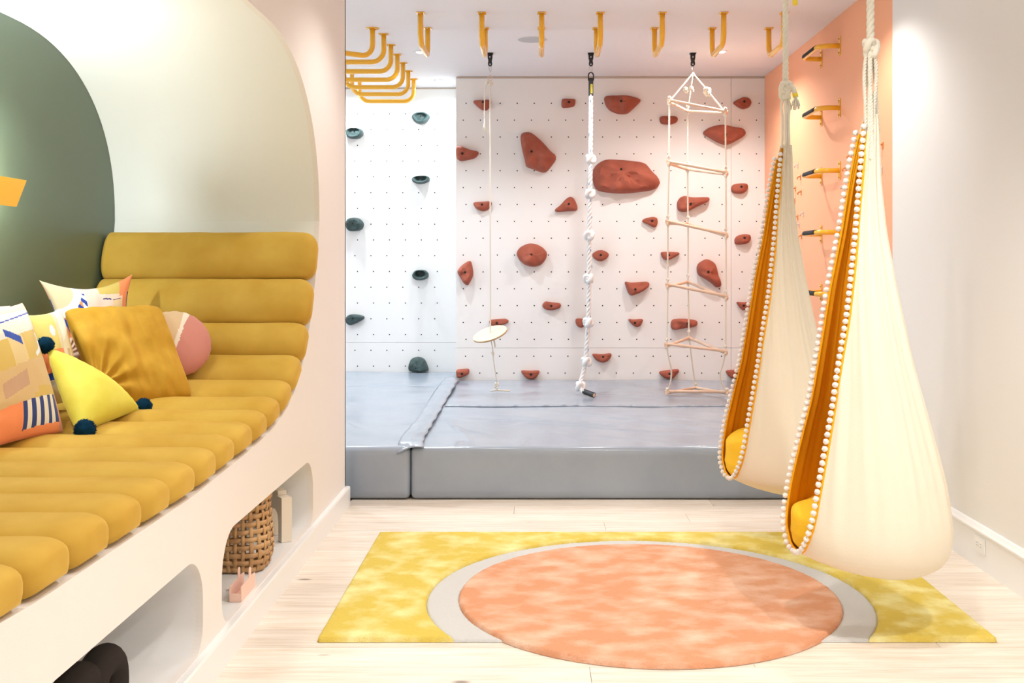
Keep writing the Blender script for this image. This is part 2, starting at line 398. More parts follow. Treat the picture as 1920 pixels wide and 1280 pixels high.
# ------------------------------------------------------------ downlights, speaker
for i, (x, y, p, c, a) in enumerate(DL):
    lab = {0: 'round downlight over the nearer hanging swing', 1: 'round downlight over the left half of the rug', 2: 'round downlight over the mat edge by the orange wall',
           3: 'round downlight beside the nook partition', 4: 'round downlight above the viewer', 5: 'round downlight nearest the right wall behind the viewer',
           6: 'small lit downlight left, beside the leftmost of the bars pointing away', 7: 'small lit downlight close to the left climbing wall behind the yellow bars',
           8: 'small lit downlight by the left climbing wall hidden behind the nook partition', 9: 'small lit downlight at right, in front of the sixth bar from the left',
           10: 'round downlight behind the nook partition over the left mat', 11: 'round downlight over the middle of the right mat'}[i]
    if i not in (6, 7, 9): continue
    d = empty('ceiling_downlight', (x, y, CEIL), lab, 'downlight', 'recessed ceiling downlights')
    obj('trim_ring', *lathe([(.030, -.0005), (.047, -.0005), (.047, -.004), (.030, -.006), (.030, -.0005)], (x, y, CEIL), 28, False), M['trim'], d)
    obj('lens', *lathe([(.029, -.001), (.028, -.008), (.015, -.013)], (x, y, CEIL), 24), M['emit'], d, smooth=False)
sp = empty('ceiling_speaker', (-.035, 7.73, CEIL), 'flat round grey speaker grille flush in the white ceiling behind the middle bar', 'speaker')
obj('grille', *lathe([(.0, -.004), (.100, -.004), (.104, -.003), (.104, -.0005)], (-.035, 7.73, CEIL), 40), M['speaker'], sp, smooth=False)
obj('rim', *lathe([(.104, -.0005), (.112, -.0005), (.112, -.003), (.105, -.0042), (.104, -.0005)], (-.035, 7.73, CEIL), 40, False), M['trim'], sp)

# ------------------------------------------------------------ yellow bars
def u_path(a, b, depth, dirv, r):
    a = Vector(a); b = Vector(b); d = Vector(dirv); e = (b-a).normalized(); pts = [a]
    for (o, s0, s1) in ((a, None, 1), (b, None, -1)):
        cc = o+d*(depth-r)+e*(r*s1); arc = []
        for i in range(9):
            t = PI/2*i/8; arc.append(cc-e*(s1*r*math.cos(t))+d*(r*math.sin(t)))
        pts += arc if s1 == 1 else arc[::-1]
    pts.append(b); return pts
def rot_box(c, ex, ey, ez, hx, hy, hz):
    c = Vector(c); V = [c+ex*(sx*hx)+ey*(sy*hy)+ez*(sz*hz) for sx in (-1, 1) for sy in (-1, 1) for sz in (-1, 1)]
    return V, box(0, 1, 0, 1, 0, 1)[1]
def ceiling_bar(a, b, label, group, plate='rect'):
    a = Vector((*a, CEIL)); b = Vector((*b, CEIL)); c = (a+b)/2
    t = empty('monkey_bar', c, label, 'monkey bar', group)
    obj('bar', *tube(u_path(a, b, .198, (0, 0, -1), .085), .018, 14), M['yellow'], t)
    e = (b-a).normalized(); f = Vector((-e.y, e.x, 0))
    for q, s in ((a, -1), (b, 1)):
        if plate == 'rect': pl = obj('mounting_plate', *rot_box(q-Vector((0, 0, .003)), e, f, Vector((0, 0, 1)), .035, .027, .0028), M['yellow'], t, smooth=False, bevel=.002)
        else: pl = obj('mounting_plate', *lathe([(.045, -.0002), (.045, -.005), (.02, -.006)], q, 20), M['yellow'], t)
        for k in (-1, 1): obj('screw', *lathe([(.006, -.005), (.006, -.010), (.003, -.011)], q+e*(k*.026), 10), M['steel'], pl)
    return t
names = ['first', 'second', 'third', 'middle', 'fifth', 'sixth', 'last']
xsb = [-.755, -.358, .03, .41, .811, 1.209, 1.60]
lb = ['far left of the row pointing away, beside a lit downlight', 'above the disc swing, second from the left pointing away', 'in front of the grey speaker disc, pointing away',
      'just above the hook of the knotted rope, pointing away', 'between the knotted rope and the rope ladder, pointing away', 'in front of a lit downlight at right, pointing away', 'nearest the orange wall, behind the farther swing rope']
for x, l in zip(xsb, lb): ceiling_bar((x, 6.91), (x, 7.365), 'yellow ceiling bar '+l, 'yellow monkey bars running away from the viewer')
yb = [7.55, 7.92, 8.28, 8.63, 8.99, 9.38]
lb = ['second nearest of the left cluster, just behind the slanted one', 'third nearest of the left cluster', 'middle of the left cluster, four bars from the front', 'fifth from the front in the left cluster',
      'next to last of the left cluster', 'farthest and lowest in view of the left cluster']
for y, l in zip(yb, lb): ceiling_bar((-1.56, y), (-1.085, y), 'yellow ceiling bar, '+l, 'yellow monkey bars of the left cluster')
ceiling_bar((-1.52, 7.06), (-1.135, 7.36), 'yellow U-shaped ceiling bar set aslant, nearest of the left cluster, with a round plate', 'yellow monkey bars of the left cluster', 'round')

zst = [2.77, 2.366, 1.957, 1.554, 1.150]
lb = ['topmost of the column, below the ceiling', 'second from the top of the column', 'third from the top of the column', 'fourth from the top, seen edge on at eye level', 'lowest one visible, half hidden behind the nearer swing']
for z, l in zip(zst, lb):
    a = Vector((XR, 6.96, z)); b = Vector((XR, 7.41, z))
    t = empty('wall_step', (XR, 7.185, z), 'yellow wall step with black grip, '+l, 'wall step', 'yellow steps up the orange wall')
    dv = Vector((-1, 0, 0))
    pth = u_path(a, b, .135, dv, .07)
    obj('bar', *tube(pth, .0165, 14), M['yellow'], t)
    # grip tape over the upper outer side of the cross piece
    V = []; F = []; k = 9; ys = [7.035, 7.08, 7.13, 7.185, 7.24, 7.29, 7.335]
    for yy in ys:
        for i in range(k):
            an = math.radians(-38+190*i/(k-1)); V.append((XR-.135-.0178*math.cos(an), yy, z+.0178*math.sin(an)))
    for i in range(len(ys)-1):
        for j in range(k-1): F.append((i*k+j, i*k+j+1, (i+1)*k+j+1, (i+1)*k+j))
    g = obj('grip_tape', V, F, M['grip'], t); md = g.modifiers.new('s', 'SOLIDIFY'); md.thickness = .0015; md.offset = 1
    for q in (a, b):
        pl = obj('mounting_plate', *rot_box(q-Vector((.003, 0, 0)), Vector((0, 1, 0)), Vector((0, 0, 1)), Vector((1, 0, 0)), .02, .06, .0028), M['yellow'], t, smooth=False, bevel=.002)
        for s in (-1, 1): obj('screw', *tube([q+Vector((-.005, 0, s*.045)), q+Vector((-.011, 0, s*.045))], .006, 8), M['brass'], pl)

# small pegs on the orange wall
pegs = [(273, 172), (288, 235), (261, 296), (291, 316), (258, 360), (303, 430), (273, 448), (281, 490), (294, 550), (268, 540), (558, 123), (533, 190), (523, 285), (537, 345), (727, 65), (722, 195), (702, 240), (727, 358), (738, 460)]
pale = {0, 5, 7, 12, 15, 16, 17}
far_n = ['highest pale peg', 'ochre peg below the highest pale one', 'ochre peg left of the third step', 'ochre peg nearest below the third step', 'ochre peg midway down beside the farther swing',
         'pale peg midway down, apart to the right', 'large ochre peg under the pale one', 'slim pale peg above the fourth step', 'lowest ochre peg beside the fourth step', 'ochre peg at the swing fabric edge']
for i, (cx, cy) in enumerate(pegs):
    u = 1400+cx/2.845; v = 250+cy/2.845; Y = XR*2000/(u-1007); z = 1.35-(v-494)*Y/2000
    if i < 10: l = far_n[i]+', left of the yellow steps'
    else: l = ['upper ochre peg left of the nearer swing top', 'second ochre peg left of the nearer swing', 'pale peg left of the nearer swing', 'lowest small peg left of the nearer swing', 'highest ochre peg right of the nearer swing by the white wall',
               'pale peg right of the nearer swing, second from top', 'small pale peg closest to the nearer swing fabric on its right', 'pale peg right of the nearer swing, fourth down', 'lowest ochre peg right of the nearer swing'][i-10]
    t = empty('wall_peg', (XR, Y, z), l, 'peg', 'small pegs on the orange wall')
    m = M['peg_w'] if i in pale else M['peg_o']
    obj('backplate', *box(XR-.004, XR-.0003, Y-.011, Y+.011, z-.02, z+.02), m, t, smooth=False, bevel=.0015)
    obj('hook', *tube([(XR-.004, Y, z+.008), (XR-.02, Y, z+.004), (XR-.028, Y, z-.006), (XR-.022, Y, z-.014)], .005, 8), m, t)

# ------------------------------------------------------------ climbing holds
def hold(pts, bolt, Yw, depth, label, m, group, hollow=0, seed=0, kind='facet', ledge=False):
    P2 = [Vector((P(u, v, Yw).x, P(u, v, Yw).z, 0)) for (u, v) in pts]
    q = P2
    for _ in range(2):   # round the corners a little
        nq = []
        for i in range(len(q)):
            a = q[i]; b = q[(i+1) % len(q)]; k = .25 if _ else .2
            nq += [a*(1-k)+b*k, a*k+b*(1-k)]
        q = nq
    # even resample
    per = [(q[(i+1) % len(q)]-q[i]).length for i in range(len(q))]; tot = sum(per); N = 44; out = []; acc = 0; j = 0
    for i in range(N):
        d = tot*i/N
        while acc+per[j] < d: acc += per[j]; j += 1
        out.append(q[j].lerp(q[(j+1) % len(q)], (d-acc)/per[j]))
    c = Vector((P(*bolt, Yw).x, P(*bolt, Yw).z, 0)); cen = sum(out, Vector())/N
    cc = c*.5+cen*.5
    rings = [(1, 0), (1.0, .22), (.97, .48), (.90, .72), (.78, .88), (.62, .97), (.42, 1.0), (.22, 1.0)]
    if hollow: rings = [(1, 0), (1.01, .3), (.98, .62), (.90, .9), (.80, 1.0), (.70, .96), (.60, .75), (.50, 1-hollow), (.25, 1-hollow)]
    V = []; F = []
    for (s, h) in rings:
        for p in out:
            w_ = cc+(p-cc)*s
            if hollow: w_.y += (1-s)*.006
            nz = noise.noise(Vector((w_.x*14, w_.y*14, seed*3.1)))*.42+noise.noise(Vector((w_.x*40, w_.y*40, seed)))*.08
            ter = (round(h*7+nz*3)/7) if kind == 'layer' else h
            dd = depth*max(0, h+(nz*h)+(.0 if kind != 'layer' else (ter-h)*.35)) if h > 0 else 0
            sl = 1+(w_.y-cen.y)*-2.2*h if not ledge else 1+(w_.y-cen.y)*5*h
            V.append((w_.x, Yw-dd*max(.5, min(1.5, sl)), w_.y))
    R = len(rings)
    for i in range(R-1):
        for k in range(N): F.append((i*N+k, i*N+(k+1) % N, (i+1)*N+(k+1) % N, (i+1)*N+k))
    V.append((cc.x, sum(V[(R-1)*N+k][1] for k in range(N))/N, cc.y)); t = len(V)-1
    for k in range(N): F.append(((R-1)*N+k, (R-1)*N+(k+1) % N, t))
    o = obj('climbing_hold', V, F, m, None, True, sharp=50)
    # origin sits at wall; bolt socket on the surface
    yb_ = Yw
    best = min(V, key=lambda a: (a[0]-c.x)**2+(a[2]-c.y)**2)
    yb_ = min(a[1] for a in V if (a[0]-c.x)**2+(a[2]-c.y)**2 < (((best[0]-c.x)**2+(best[2]-c.y)**2)**.5+.008)**2)
    if not hollow or True:
        b = obj('bolt_socket', *tube([(c.x, yb_+.012, c.y), (c.x, yb_-.0035, c.y)], .010 if m is M['red'] else .006, 12), M['hole'], o, smooth=False)
    return tag(o, label, 'climbing hold', group)
def c4(L): return [(640+x/3.657, y/3.657) for x, y in L]
def c5(L): return [(1100+x/3.657, y/3.657) for x, y in L]
def c6(L): return [(640+x/3.657, 340+y/3.657) for x, y in L]
def c7(L): return [(1060+x/3.657, 340+y/3.657) for x, y in L]
def c8(L): return [(640+x/3.657, 640+y/3.657) for x, y in L]
def c9(L): return [(1040+x/3.657, 640+y/3.657) for x, y in L]
RG = 'terracotta holds on the right climbing wall'
H = [
 (c4, [(895,692),(960,690),(1028,685),(1025,730),(1000,758),(970,760),(930,730)], (975,710), .07, 'half-round terracotta hold at top left, behind the tassel of the disc swing'),
 (c4, [(1510,680),(1535,677),(1600,680),(1607,690),(1600,732),(1550,740),(1508,741)], (1560,705), .05, 'small boxy terracotta hold near the top, left of the knotted rope'),
 (c5, [(115,670),(140,658),(290,658),(345,675),(370,685),(368,700),(300,765),(275,783),(220,785),(165,765),(130,730)], (230,706), .10, 'wide bowl-shaped terracotta hold at the top, right of the knotted rope'),
 (c5, [(495,815),(510,795),(615,797),(627,815),(618,840),(580,855),(510,853)], (558,820), .05, 'small flat terracotta hold near the top behind the left rope of the ladder'),
 (c5, [(995,705),(1040,680),(1075,665),(1115,675),(1130,705),(1115,735),(1070,752),(1035,735)], (1073,702), .06, 'diamond-shaped terracotta hold in the top right corner'),
 (c5, [(795,905),(835,875),(900,858),(940,856),(1010,875),(1070,880),(1090,910),(1080,935),(1000,980),(955,998),(900,980),(830,940),(797,920)], (940,932), .10, 'wide diamond terracotta hold behind the right rope of the ladder near its top'),
 (c4, [(785,1010),(810,998),(850,1015),(890,1030),(940,1038),(945,1055),(920,1085),(870,1098),(815,1107),(787,1085)], (833,1057), .07, 'tapering terracotta hold on the left border, third row down'),
 (c4, [(1228,930),(1245,910),(1290,905),(1330,930),(1390,985),(1440,1045),(1472,1065),(1472,1100),(1440,1140),(1410,1180),(1380,1186),(1300,1155),(1265,1145),(1258,1100),(1240,1030),(1230,970)], (1305,1047), .11, 'large upright slanted terracotta hold between disc swing and knotted rope'),
 (None, [(1112,316),(1123,305),(1136,299),(1163,300),(1201,304),(1212,308),(1220,320),(1233,332),(1238,343),(1233,351),(1224,357),(1167,364),(1119,359),(1112,345),(1111,330)], (1163,319), .13, 'largest terracotta hold, wide block just right of the knotted rope'),
 (c6, [(897,143),(960,140),(1030,136),(1033,160),(1010,195),(970,208),(925,190)], (967,161), .07, 'half-round terracotta hold left of centre, behind the rope of the disc swing'),
 (c6, [(1460,195),(1500,165),(1540,120),(1570,103),(1595,115),(1620,170),(1618,203),(1550,205),(1470,212)], (1558,158), .07, 'wedge-shaped terracotta hold rising to the right, left of the knotted rope'),
 (c7, [(765,140),(785,110),(815,98),(870,112),(980,107),(990,120),(980,140),(900,175),(840,208),(800,210),(770,200),(765,170)], (850,157), .09, 'horn-shaped terracotta hold pointing right behind the rope ladder'),
 (c7, [(1135,40),(1150,20),(1200,13),(1245,15),(1253,35),(1245,65),(1210,87),(1150,82),(1135,65)], (1198,40), .06, 'rounded terracotta hold right of the ladder, below the wide diamond one'),
 (c7, [(525,268),(540,255),(600,241),(630,250),(634,280),(625,310),(605,318),(565,295),(530,280)], (591,272), .05, 'small drop-shaped terracotta hold pointing left, left of the ladder'),
 (c7, [(1158,395),(1175,373),(1220,360),(1265,365),(1272,390),(1255,425),(1200,434),(1160,432)], (1219,388), .06, 'rounded terracotta hold right of the ladder beside the farther swing at mid height'),
 (c6, [(1198,490),(1225,450),(1285,423),(1340,430),(1385,455),(1413,490),(1405,530),(1370,575),(1315,588),(1260,575),(1215,535)], (1304,503), .10, 'large round terracotta hold at mid height between disc swing and knotted rope'),
 (c6, [(1720,495),(1750,475),(1780,469),(1815,480),(1838,500),(1820,530),(1780,551),(1745,540),(1720,515)], (1776,505), .06, 'small diamond terracotta hold touching the knotted rope on its right'),
 (c7, [(650,490),(665,481),(780,485),(783,500),(730,530),(700,542),(665,530)], (705,505), .06, 'small flat-topped terracotta hold behind the left rope of the ladder at mid height'),
 (c6, [(792,615),(830,570),(885,538),(898,570),(908,640),(885,690),(868,716),(840,700),(810,650)], (853,622), .09, 'tall kite-shaped terracotta hold on the left border'),
 (c7, [(898,590),(910,560),(965,528),(1010,550),(1030,570),(1045,640),(1065,690),(1065,722),(1030,728),(1005,700),(960,670),(905,640)], (967,620), .10, 'tall terracotta hold with a tail pointing down, behind the ladder'),
 (c7, [(403,682),(450,695),(560,684),(578,700),(570,725),(520,760),(450,786),(430,765),(415,725)], (473,738), .08, 'terracotta hold like a bent triangle, midway between knotted rope and ladder'),
 (c6, [(1374,850),(1395,820),(1440,828),(1500,833),(1508,850),(1495,872),(1440,885),(1395,878)], (1439,852), .05, 'small oblong terracotta hold left of the knotted rope in the lower part'),
 (c7, [(1167,823),(1210,828),(1275,824),(1270,850),(1250,875),(1215,885),(1190,860)], (1215,850), .05, 'small half-round terracotta hold right of the ladder in the lower part'),
 (c6, [(1010,948),(1070,943),(1130,940),(1150,955),(1140,972),(1080,990),(1020,990)], (1067,969), .05, 'long low terracotta hold peeping over the wooden disc seat'),
 (c6, [(1605,940),(1640,938),(1675,945),(1680,975),(1650,1005),(1620,995),(1605,970)], (1655,968), .05, 'small terracotta hold half hidden behind the knotted rope'),
 (c7, [(425,940),(470,946),(533,940),(528,965),(510,995),(480,998),(450,975)], (474,968), .05, 'small half-round terracotta hold below the bent triangle one'),
 (c7, [(722,965),(735,942),(830,940),(905,952),(903,985),(870,1000),(800,1008),(740,1020),(722,1000)], (830,970), .08, 'long ribbed terracotta hold behind the ladder above its fifth rung triangle'),
 (c6, [(1716,1178),(1790,1185),(1850,1174),(1853,1195),(1830,1230),(1790,1243),(1750,1230),(1725,1200)], (1793,1200), .06, 'half-round terracotta hold right of the lowest length of the knotted rope'),
 (c8, [(785,192),(830,188),(878,184),(878,222),(830,245),(790,248)], (830,218), .06, 'boxy terracotta hold at the bottom left corner above the mats'),
 (c8, [(1222,195),(1290,200),(1358,196),(1360,212),(1335,250),(1300,260),(1265,250)], (1300,221), .06, 'half-round terracotta hold just above the mat, left of the knotted rope'),
 (c9, [(705,205),(780,195),(850,187),(853,205),(820,245),(780,258),(740,245)], (782,218), .06, 'half-round terracotta hold just above the mat behind the foot of the ladder'),
 (c9, [(1168,200),(1195,195),(1285,190),(1296,215),(1270,250),(1230,255),(1190,240)], (1245,217), .06, 'terracotta hold just above the mat beside the farther swing'),
]
for i, (f, pts, bolt, dep, lab) in enumerate(H):
    pp = f(pts) if f else pts; bb = f([bolt])[0] if f else bolt
    hold(pp, bb, YB, dep, lab, M['red'], RG, seed=i)
G = [
 (c4, [(485,795),(515,773),(570,770),(608,790),(610,810),(580,845),(545,855),(510,843),(488,815)], (547,800), .08, 'dark green round-bottomed jug hold at the top of the left climbing wall', .45),
 (c4, [(32,895),(60,880),(120,880),(152,895),(153,925),(130,950),(80,955),(40,945)], (92,888), .08, 'dark green oval jug hold at upper left beside the partition', .4),
 (c4, [(485,1225),(510,1207),(590,1205),(608,1220),(605,1245),(560,1263),(520,1262),(488,1245)], (547,1215), .08, 'flat dark green jug hold second from the top of the right column', .5),
 (c6, [(30,290),(45,255),(90,248),(130,255),(157,285),(150,325),(120,340),(55,342),(35,320)], (86,292), .09, 'dark green ribbed round hold beside the partition at mid height', 0),
 (c6, [(487,635),(510,607),(575,605),(600,630),(598,660),(560,678),(510,676),(488,655)], (543,618), .07, 'dark green ring-shaped hold with a hollow centre', .85),
 (c6, [(32,930),(60,910),(120,912),(163,925),(155,945),(100,975),(60,988),(32,970)], (86,938), .08, 'dark green leaf-shaped hold beside the partition in the lower part', 0),
 (c8, [(462,165),(480,115),(530,101),(575,120),(600,185),(598,202),(530,203),(464,202)], (519,175), .11, 'large dark green rounded hold resting just above the left mat', 0),
]
for i, (f, pts, bolt, dep, lab, hol) in enumerate(G):
    hold(f(pts), f([bolt])[0], YL, dep, lab, M['hgreen'], 'dark green holds on the left climbing wall', hollow=hol, seed=40+i, kind='layer')

# ------------------------------------------------------------ mats
def mat_block(x0, x1, y0, y1, ztop, r, seed, creases=(), nx=110, ny=80):
    """rounded vinyl block; ztop(y) height"""
    nz = 12; V = []; F = []; idx = {}
    def add(i, j, k):
        if (i, j, k) in idx: return idx[(i, j, k)]
        x = x0+(x1-x0)*i/nx; y = y0+(y1-y0)*j/ny; t = ztop(y); z = .004+(t-.004)*k/nz
        cx = min(max(x, x0+r), x1-r); cy = min(max(y, y0+r), y1-r); cz = min(max(z, .004+r), t-r)
        p = Vector((x, y, z)); c = Vector((cx, cy, cz)); d = p-c
        if d.length > 1e-9: p = c+d.normalized()*r
        q = p*1.0
        nn = noise.noise(Vector((x*1.3+seed, y*1.6, z*3)))*.010+noise.noise(Vector((x*4+seed, y*5, z*6)))*.003
        wr = 0
        for (ax, ay, bx, by, wd, am) in creases:
            ex, ey = bx-ax, by-ay; L2 = ex*ex+ey*ey; s = ((x-ax)*ex+(y-ay)*ey)/L2
            if -.05 < s < 1.05:
                dd = abs((x-ax)*ey-(y-ay)*ex)/math.sqrt(L2); ww = wd*(.35+.65*s)
                wr += am*math.exp(-(dd/ww)**2)*max(0, math.sin(PI*min(1, max(0, s))))
        if k == nz: q.z += nn+wr
        elif j == 0: q.y -= nn*1.2+wr*.4; q.z += (nn+wr)*k/nz
        else: q += (d.normalized() if d.length > 1e-9 else Vector())*nn*.4
        V.append(q); idx[(i, j, k)] = len(V)-1; return len(V)-1
    for i in range(nx):
        for j in range(ny):
            for k in (0, nz): F.append((add(i, j, k), add(i+1, j, k), add(i+1, j+1, k), add(i, j+1, k)))
    for i in range(nx):
        for k in range(nz):
            for j in (0, ny): F.append((add(i, j, k), add(i+1, j, k), add(i+1, j, k+1), add(i, j, k+1)))
    for j in range(ny):
        for k in range(nz):
            for i in (0, nx): F.append((add(i, j, k), add(i, j+1, k), add(i, j+1, k+1), add(i, j, k+1)))
    return V, F
cr1 = [(-.65, 7.3, -.35, 6.12, .02, .010), (-.6, 7.2, .7, 6.7, .035, .012), (-.4, 7.0, 1.2, 6.45, .03, .009), (.0, 7.5, 1.6, 6.3, .06, .010), (-.5, 6.12, -.44, 6.3, .018, .012), (-.1, 6.10, -.05, 6.4, .02, .008), (1.0, 6.1, .3, 6.5, .03, .008), (-.55, 7.45, .9, 6.5, .05, .008), (-.3, 7.2, .3, 6.2, .03, .006), (-.6, 6.9, -.1, 6.15, .02, .008), (.3, 7.4, 1.8, 6.6, .05, .007), (.9, 7.5, 1.9, 7.0, .03, .005), (-.6, 7.0, 1.0, 6.9, .03, .005)]
zt1 = lambda y: .302+.026*(y-6.08)/1.55
zt2_ = lambda y: .328+.014*(y-7.63)/1.6
mt = obj('crash_mat', *mat_block(-.722, 1.955, 6.09, 7.625, zt1, .028, 1, cr1, 150, 90), M['vinyl'], None)
tag(mt, 'grey vinyl crash mat at the front right, its long side facing the viewer', 'mat', 'grey crash mats')
cr2 = [(.0, 8.3, 1.6, 8.1, .05, .006), (1.0, 9.0, .2, 8.0, .05, .005)]
mt = obj('crash_mat', *mat_block(-.712, 1.955, 7.632, 9.25, zt2_, .022, 5, cr2, 110, 60), M['vinyl'], None)
tag(mt, 'grey vinyl crash mat at the rear under the three hanging toys', 'mat', 'grey crash mats')
mt = obj('crash_mat', *mat_block(-2.9, -.727, 6.09, 8.79, lambda y: .300+.04*(y-6.08)/2.7, .03, 9, [(-1.6, 7.6, -.9, 6.3, .05, .007), (-1.9, 6.9, -1.2, 6.4, .04, .006)], 110, 90), M['vinyl'], None)
tag(mt, 'grey vinyl crash mat at the front left beside the nook partition', 'mat', 'grey crash mats')
mt = obj('crash_mat', *mat_block(-2.9, -.727, 8.80, 9.83, lambda y: .34+.014*(y-8.8), .022, 13, [], 80, 40), M['vinyl'], None)
tag(mt, 'grey vinyl crash mat at the rear left under the dark green holds', 'mat', 'grey crash mats')
# joining flap laid over the gap
Lp = [(6.08, -.80, .300), (6.3, -.805, .316), (6.6, -.80, .320), (7.0, -.785, .327), (7.5, -.79, .335), (8.1, -.80, .345), (8.7, -.80, .353), (9.2, -.79, .358)]
V = []; F = []; nC = 10
for i in range(57):
    t = i/56*(len(Lp)-1); a = min(int(t), len(Lp)-2); f = t-a
    y = Lp[a][0]*(1-f)+Lp[a+1][0]*f; xl = Lp[a][1]*(1-f)+Lp[a+1][1]*f; z = Lp[a][2]*(1-f)+Lp[a+1][2]*f
    xr = -.668+.004*math.sin(i*1.1)+.02*max(0, 1-t)
    for k in range(nC):
        s = k/(nC-1); x = xl+(xr-xl)*s
        zz = z+.006*noise.noise(Vector((x*14, y*6, 3)))+.012*(1-abs(2*s-1))*(1 if k else 0)+.005
        yy = y+.05*s*0
        if i < 3: zz -= (3-i)*.012*(1-s); yy -= 0
        V.append((x, yy-(.0 if i else .012), zz))
for i in range(56):
    for k in range(nC-1): F.append((i*nC+k, i*nC+k+1, (i+1)*nC+k+1, (i+1)*nC+k))
fo = obj('mat_flap', V, F, M['vinyl'], None); md = fo.modifiers.new('s', 'SOLIDIFY'); md.thickness = .003; md.offset = 1
tag(fo, 'wrinkled grey vinyl joining strip lying along the gap between left and right mats', 'mat flap')
V = []; F = []
for i in range(160):
    x = -.66+2.56*i/159; h = .006+.012*abs(noise.noise(Vector((x*9, 1, 1))))+.016*max(0, noise.noise(Vector((x*23, 5, 1))))
    zz = .3265
    for (dy, dz) in ((-.012, .000), (-.006, h), (.004, h*.9), (.012, .002)): V.append((x, 7.629+dy+.004*noise.noise(Vector((x*7, 3, 9))), zz+dz+.006*noise.noise(Vector((x*1.3+1, 7.63*1.6, .33*3)))))
for i in range(159):
    for k in range(3): F.append((i*4+k, i*4+k+1, (i+1)*4+k+1, (i+1)*4+k))
fo = obj('mat_seam_strip', V, F, M['vinyl'], None); md = fo.modifiers.new('s', 'SOLIDIFY'); md.thickness = .002
tag(fo, 'puckered grey hook-and-loop seam between the front and rear right mats', 'mat seam')

# ------------------------------------------------------------ ceiling hooks and hanging toys
def ceiling_hook(x, y, lab):
    t = empty('ceiling_hook', (x, y, CEIL), lab, 'ceiling hook', 'black swing hooks in the ceiling')
    obj('base_plate', *box(x-.024, x+.024, y-.03, y+.03, CEIL-.006, CEIL-.0005), M['black'], t, smooth=False, bevel=.002)
    out = [(-.02, 0), (.02, 0), (.018, -.035), (.013, -.055), (.017, -.072)] + [(.017*math.cos(a), -.078+.017*math.sin(a)) for a in [-PI*i/8 for i in range(1, 8)]] + [(-.017, -.072), (-.013, -.055), (-.018, -.035)]
    hole = [(.008*math.cos(2*PI*i/12), -.077+.008*math.sin(2*PI*i/12)) for i in range(12)]
    V, F = plate2d([out, hole], .022)
    obj('hanger_body', [(x+a, y-.011+d, CEIL-.006+b) for a, b, d in V], F, M['black'], t, smooth=False, bevel=.0015)
    obj('bolt', *tube([(x, y-.014, CEIL-.03), (x, y+.014, CEIL-.03)], .006, 8), M['steel'], t)
    return t
YH = 8.24
hx = [-.363, .416, 1.203]
for x, l in zip(hx, ('black ceiling hook holding the disc swing', 'black ceiling hook holding the knotted climbing rope', 'black ceiling hook holding the triangle rope ladder')): ceiling_hook(x, YH, l)
def carabiner(x, y, zt_, L, parent):
    pts = [(x, y, zt_), (x+.008, y, zt_-.006), (x+.009, y, zt_-L*.5), (x+.006, y, zt_-L), (x, y, zt_-L-.004), (x-.006, y, zt_-L), (x-.009, y, zt_-L*.5), (x-.008, y, zt_-.006), (x, y, zt_)]
    return obj('carabiner', *tube(smooth_path(pts, 1), .0028, 8), M['steel'], parent)

# disc swing
x = hx[0]; y = YH
ds = empty('disc_swing', (x, y, CEIL-.075), 'round pale wooden disc swing hanging on a thin rope', 'swing')
carabiner(x, y, CEIL-.079, .062, ds)
zr = P(0, 146, YH).z
obj('ring', *torus((x, y, zr), .018, .0022, 'y'), M['dowel'], ds)
zk = P(0, 156, YH).z
obj('knot', *merge(knot((x, y, zk), .017, .008), knot((x-.02, y, zk+.002), .012, .007, 1)), M['rope'], ds)
zd = P(0, 626, YH).z
obj('rope', *laid_rope([(x, y, zk), (x+.002, y, zd)], .0055, .022, 5), M['rope'], ds)
tl = obj('tail_rope', *tube(smooth_path([(x-.022, y-.01, zk), (x-.040, y-.02, zk-.03), (x-.043, y-.02, zk-.2), (x-.043, y-.02, P(0, 222, YH).z)]), .004, 8), M['rope'], ds)
parts = []
zt_ = P(0, 222, YH).z
for i in range(26):
    a = random.uniform(0, 2*PI); r = random.uniform(.006, .024); L = random.uniform(.10, .14)
    parts.append(tube([(x-.043, y-.02, zt_), (x-.043+r*.4*math.cos(a), y-.02+r*.4*math.sin(a), zt_-L*.5), (x-.043+r*math.cos(a), y-.02+r*math.sin(a), zt_-L)], .0016, 5))
obj('tassel', *merge(*parts), M['rope'], ds)
R = Matrix.Rotation(math.radians(-17), 3, 'Y') @ Matrix.Rotation(math.radians(18), 3, 'X')
V, F = lathe([(.0, -.010), (.130, -.010), (.137, -.006), (.137, .006), (.130, .010), (.0, .010)], (0, 0, 0), 48)
mi = [1 if False else 0 for f in F]
V = [Vector((x, y, zd))+R @ v for v in V]
mi = []
for f in F:
    zz = [abs((R.inverted() @ (V[k]-Vector((x, y, zd)))).z) for k in f]; mi.append(1 if min(zz) < .0085 and len(f) == 4 and max(zz) < .0102 and (max(zz) < .007) else 0)
obj('disc_seat', V, F, [M['plywood'], M['plyedge']], ds, smooth=False, mi=mi)
obj('under_knot', *merge(knot((x+.01, y, zd-.035), .014, .006), tube(smooth_path([(x+.02, y-.01, zd-.02), (x+.035, y-.02, zd-.06), (x+.04, y-.02, zd-.10)]), .006, 8)), M['rope'], ds)
low = [(x, y, zd-.01), P(924, 655, 8.24), P(925, 675, 8.25), P(929, 700, 8.3), P(931, 718, 8.34), P(932, 732, 8.37)]
obj('lower_rope', *laid_rope(smooth_path(low, 2), .005, .02, 5), M['rope'], ds)
p = P(924, 662, 8.24); q = P(931, 720, 8.34)
obj('knot', *merge(knot(p, .010, .005), knot(q, .013, .006, 2), knot((q.x, q.y, q.z-.02), .012, .006, 3)), M['rope'], ds)
e = P(932, 733, 8.37)
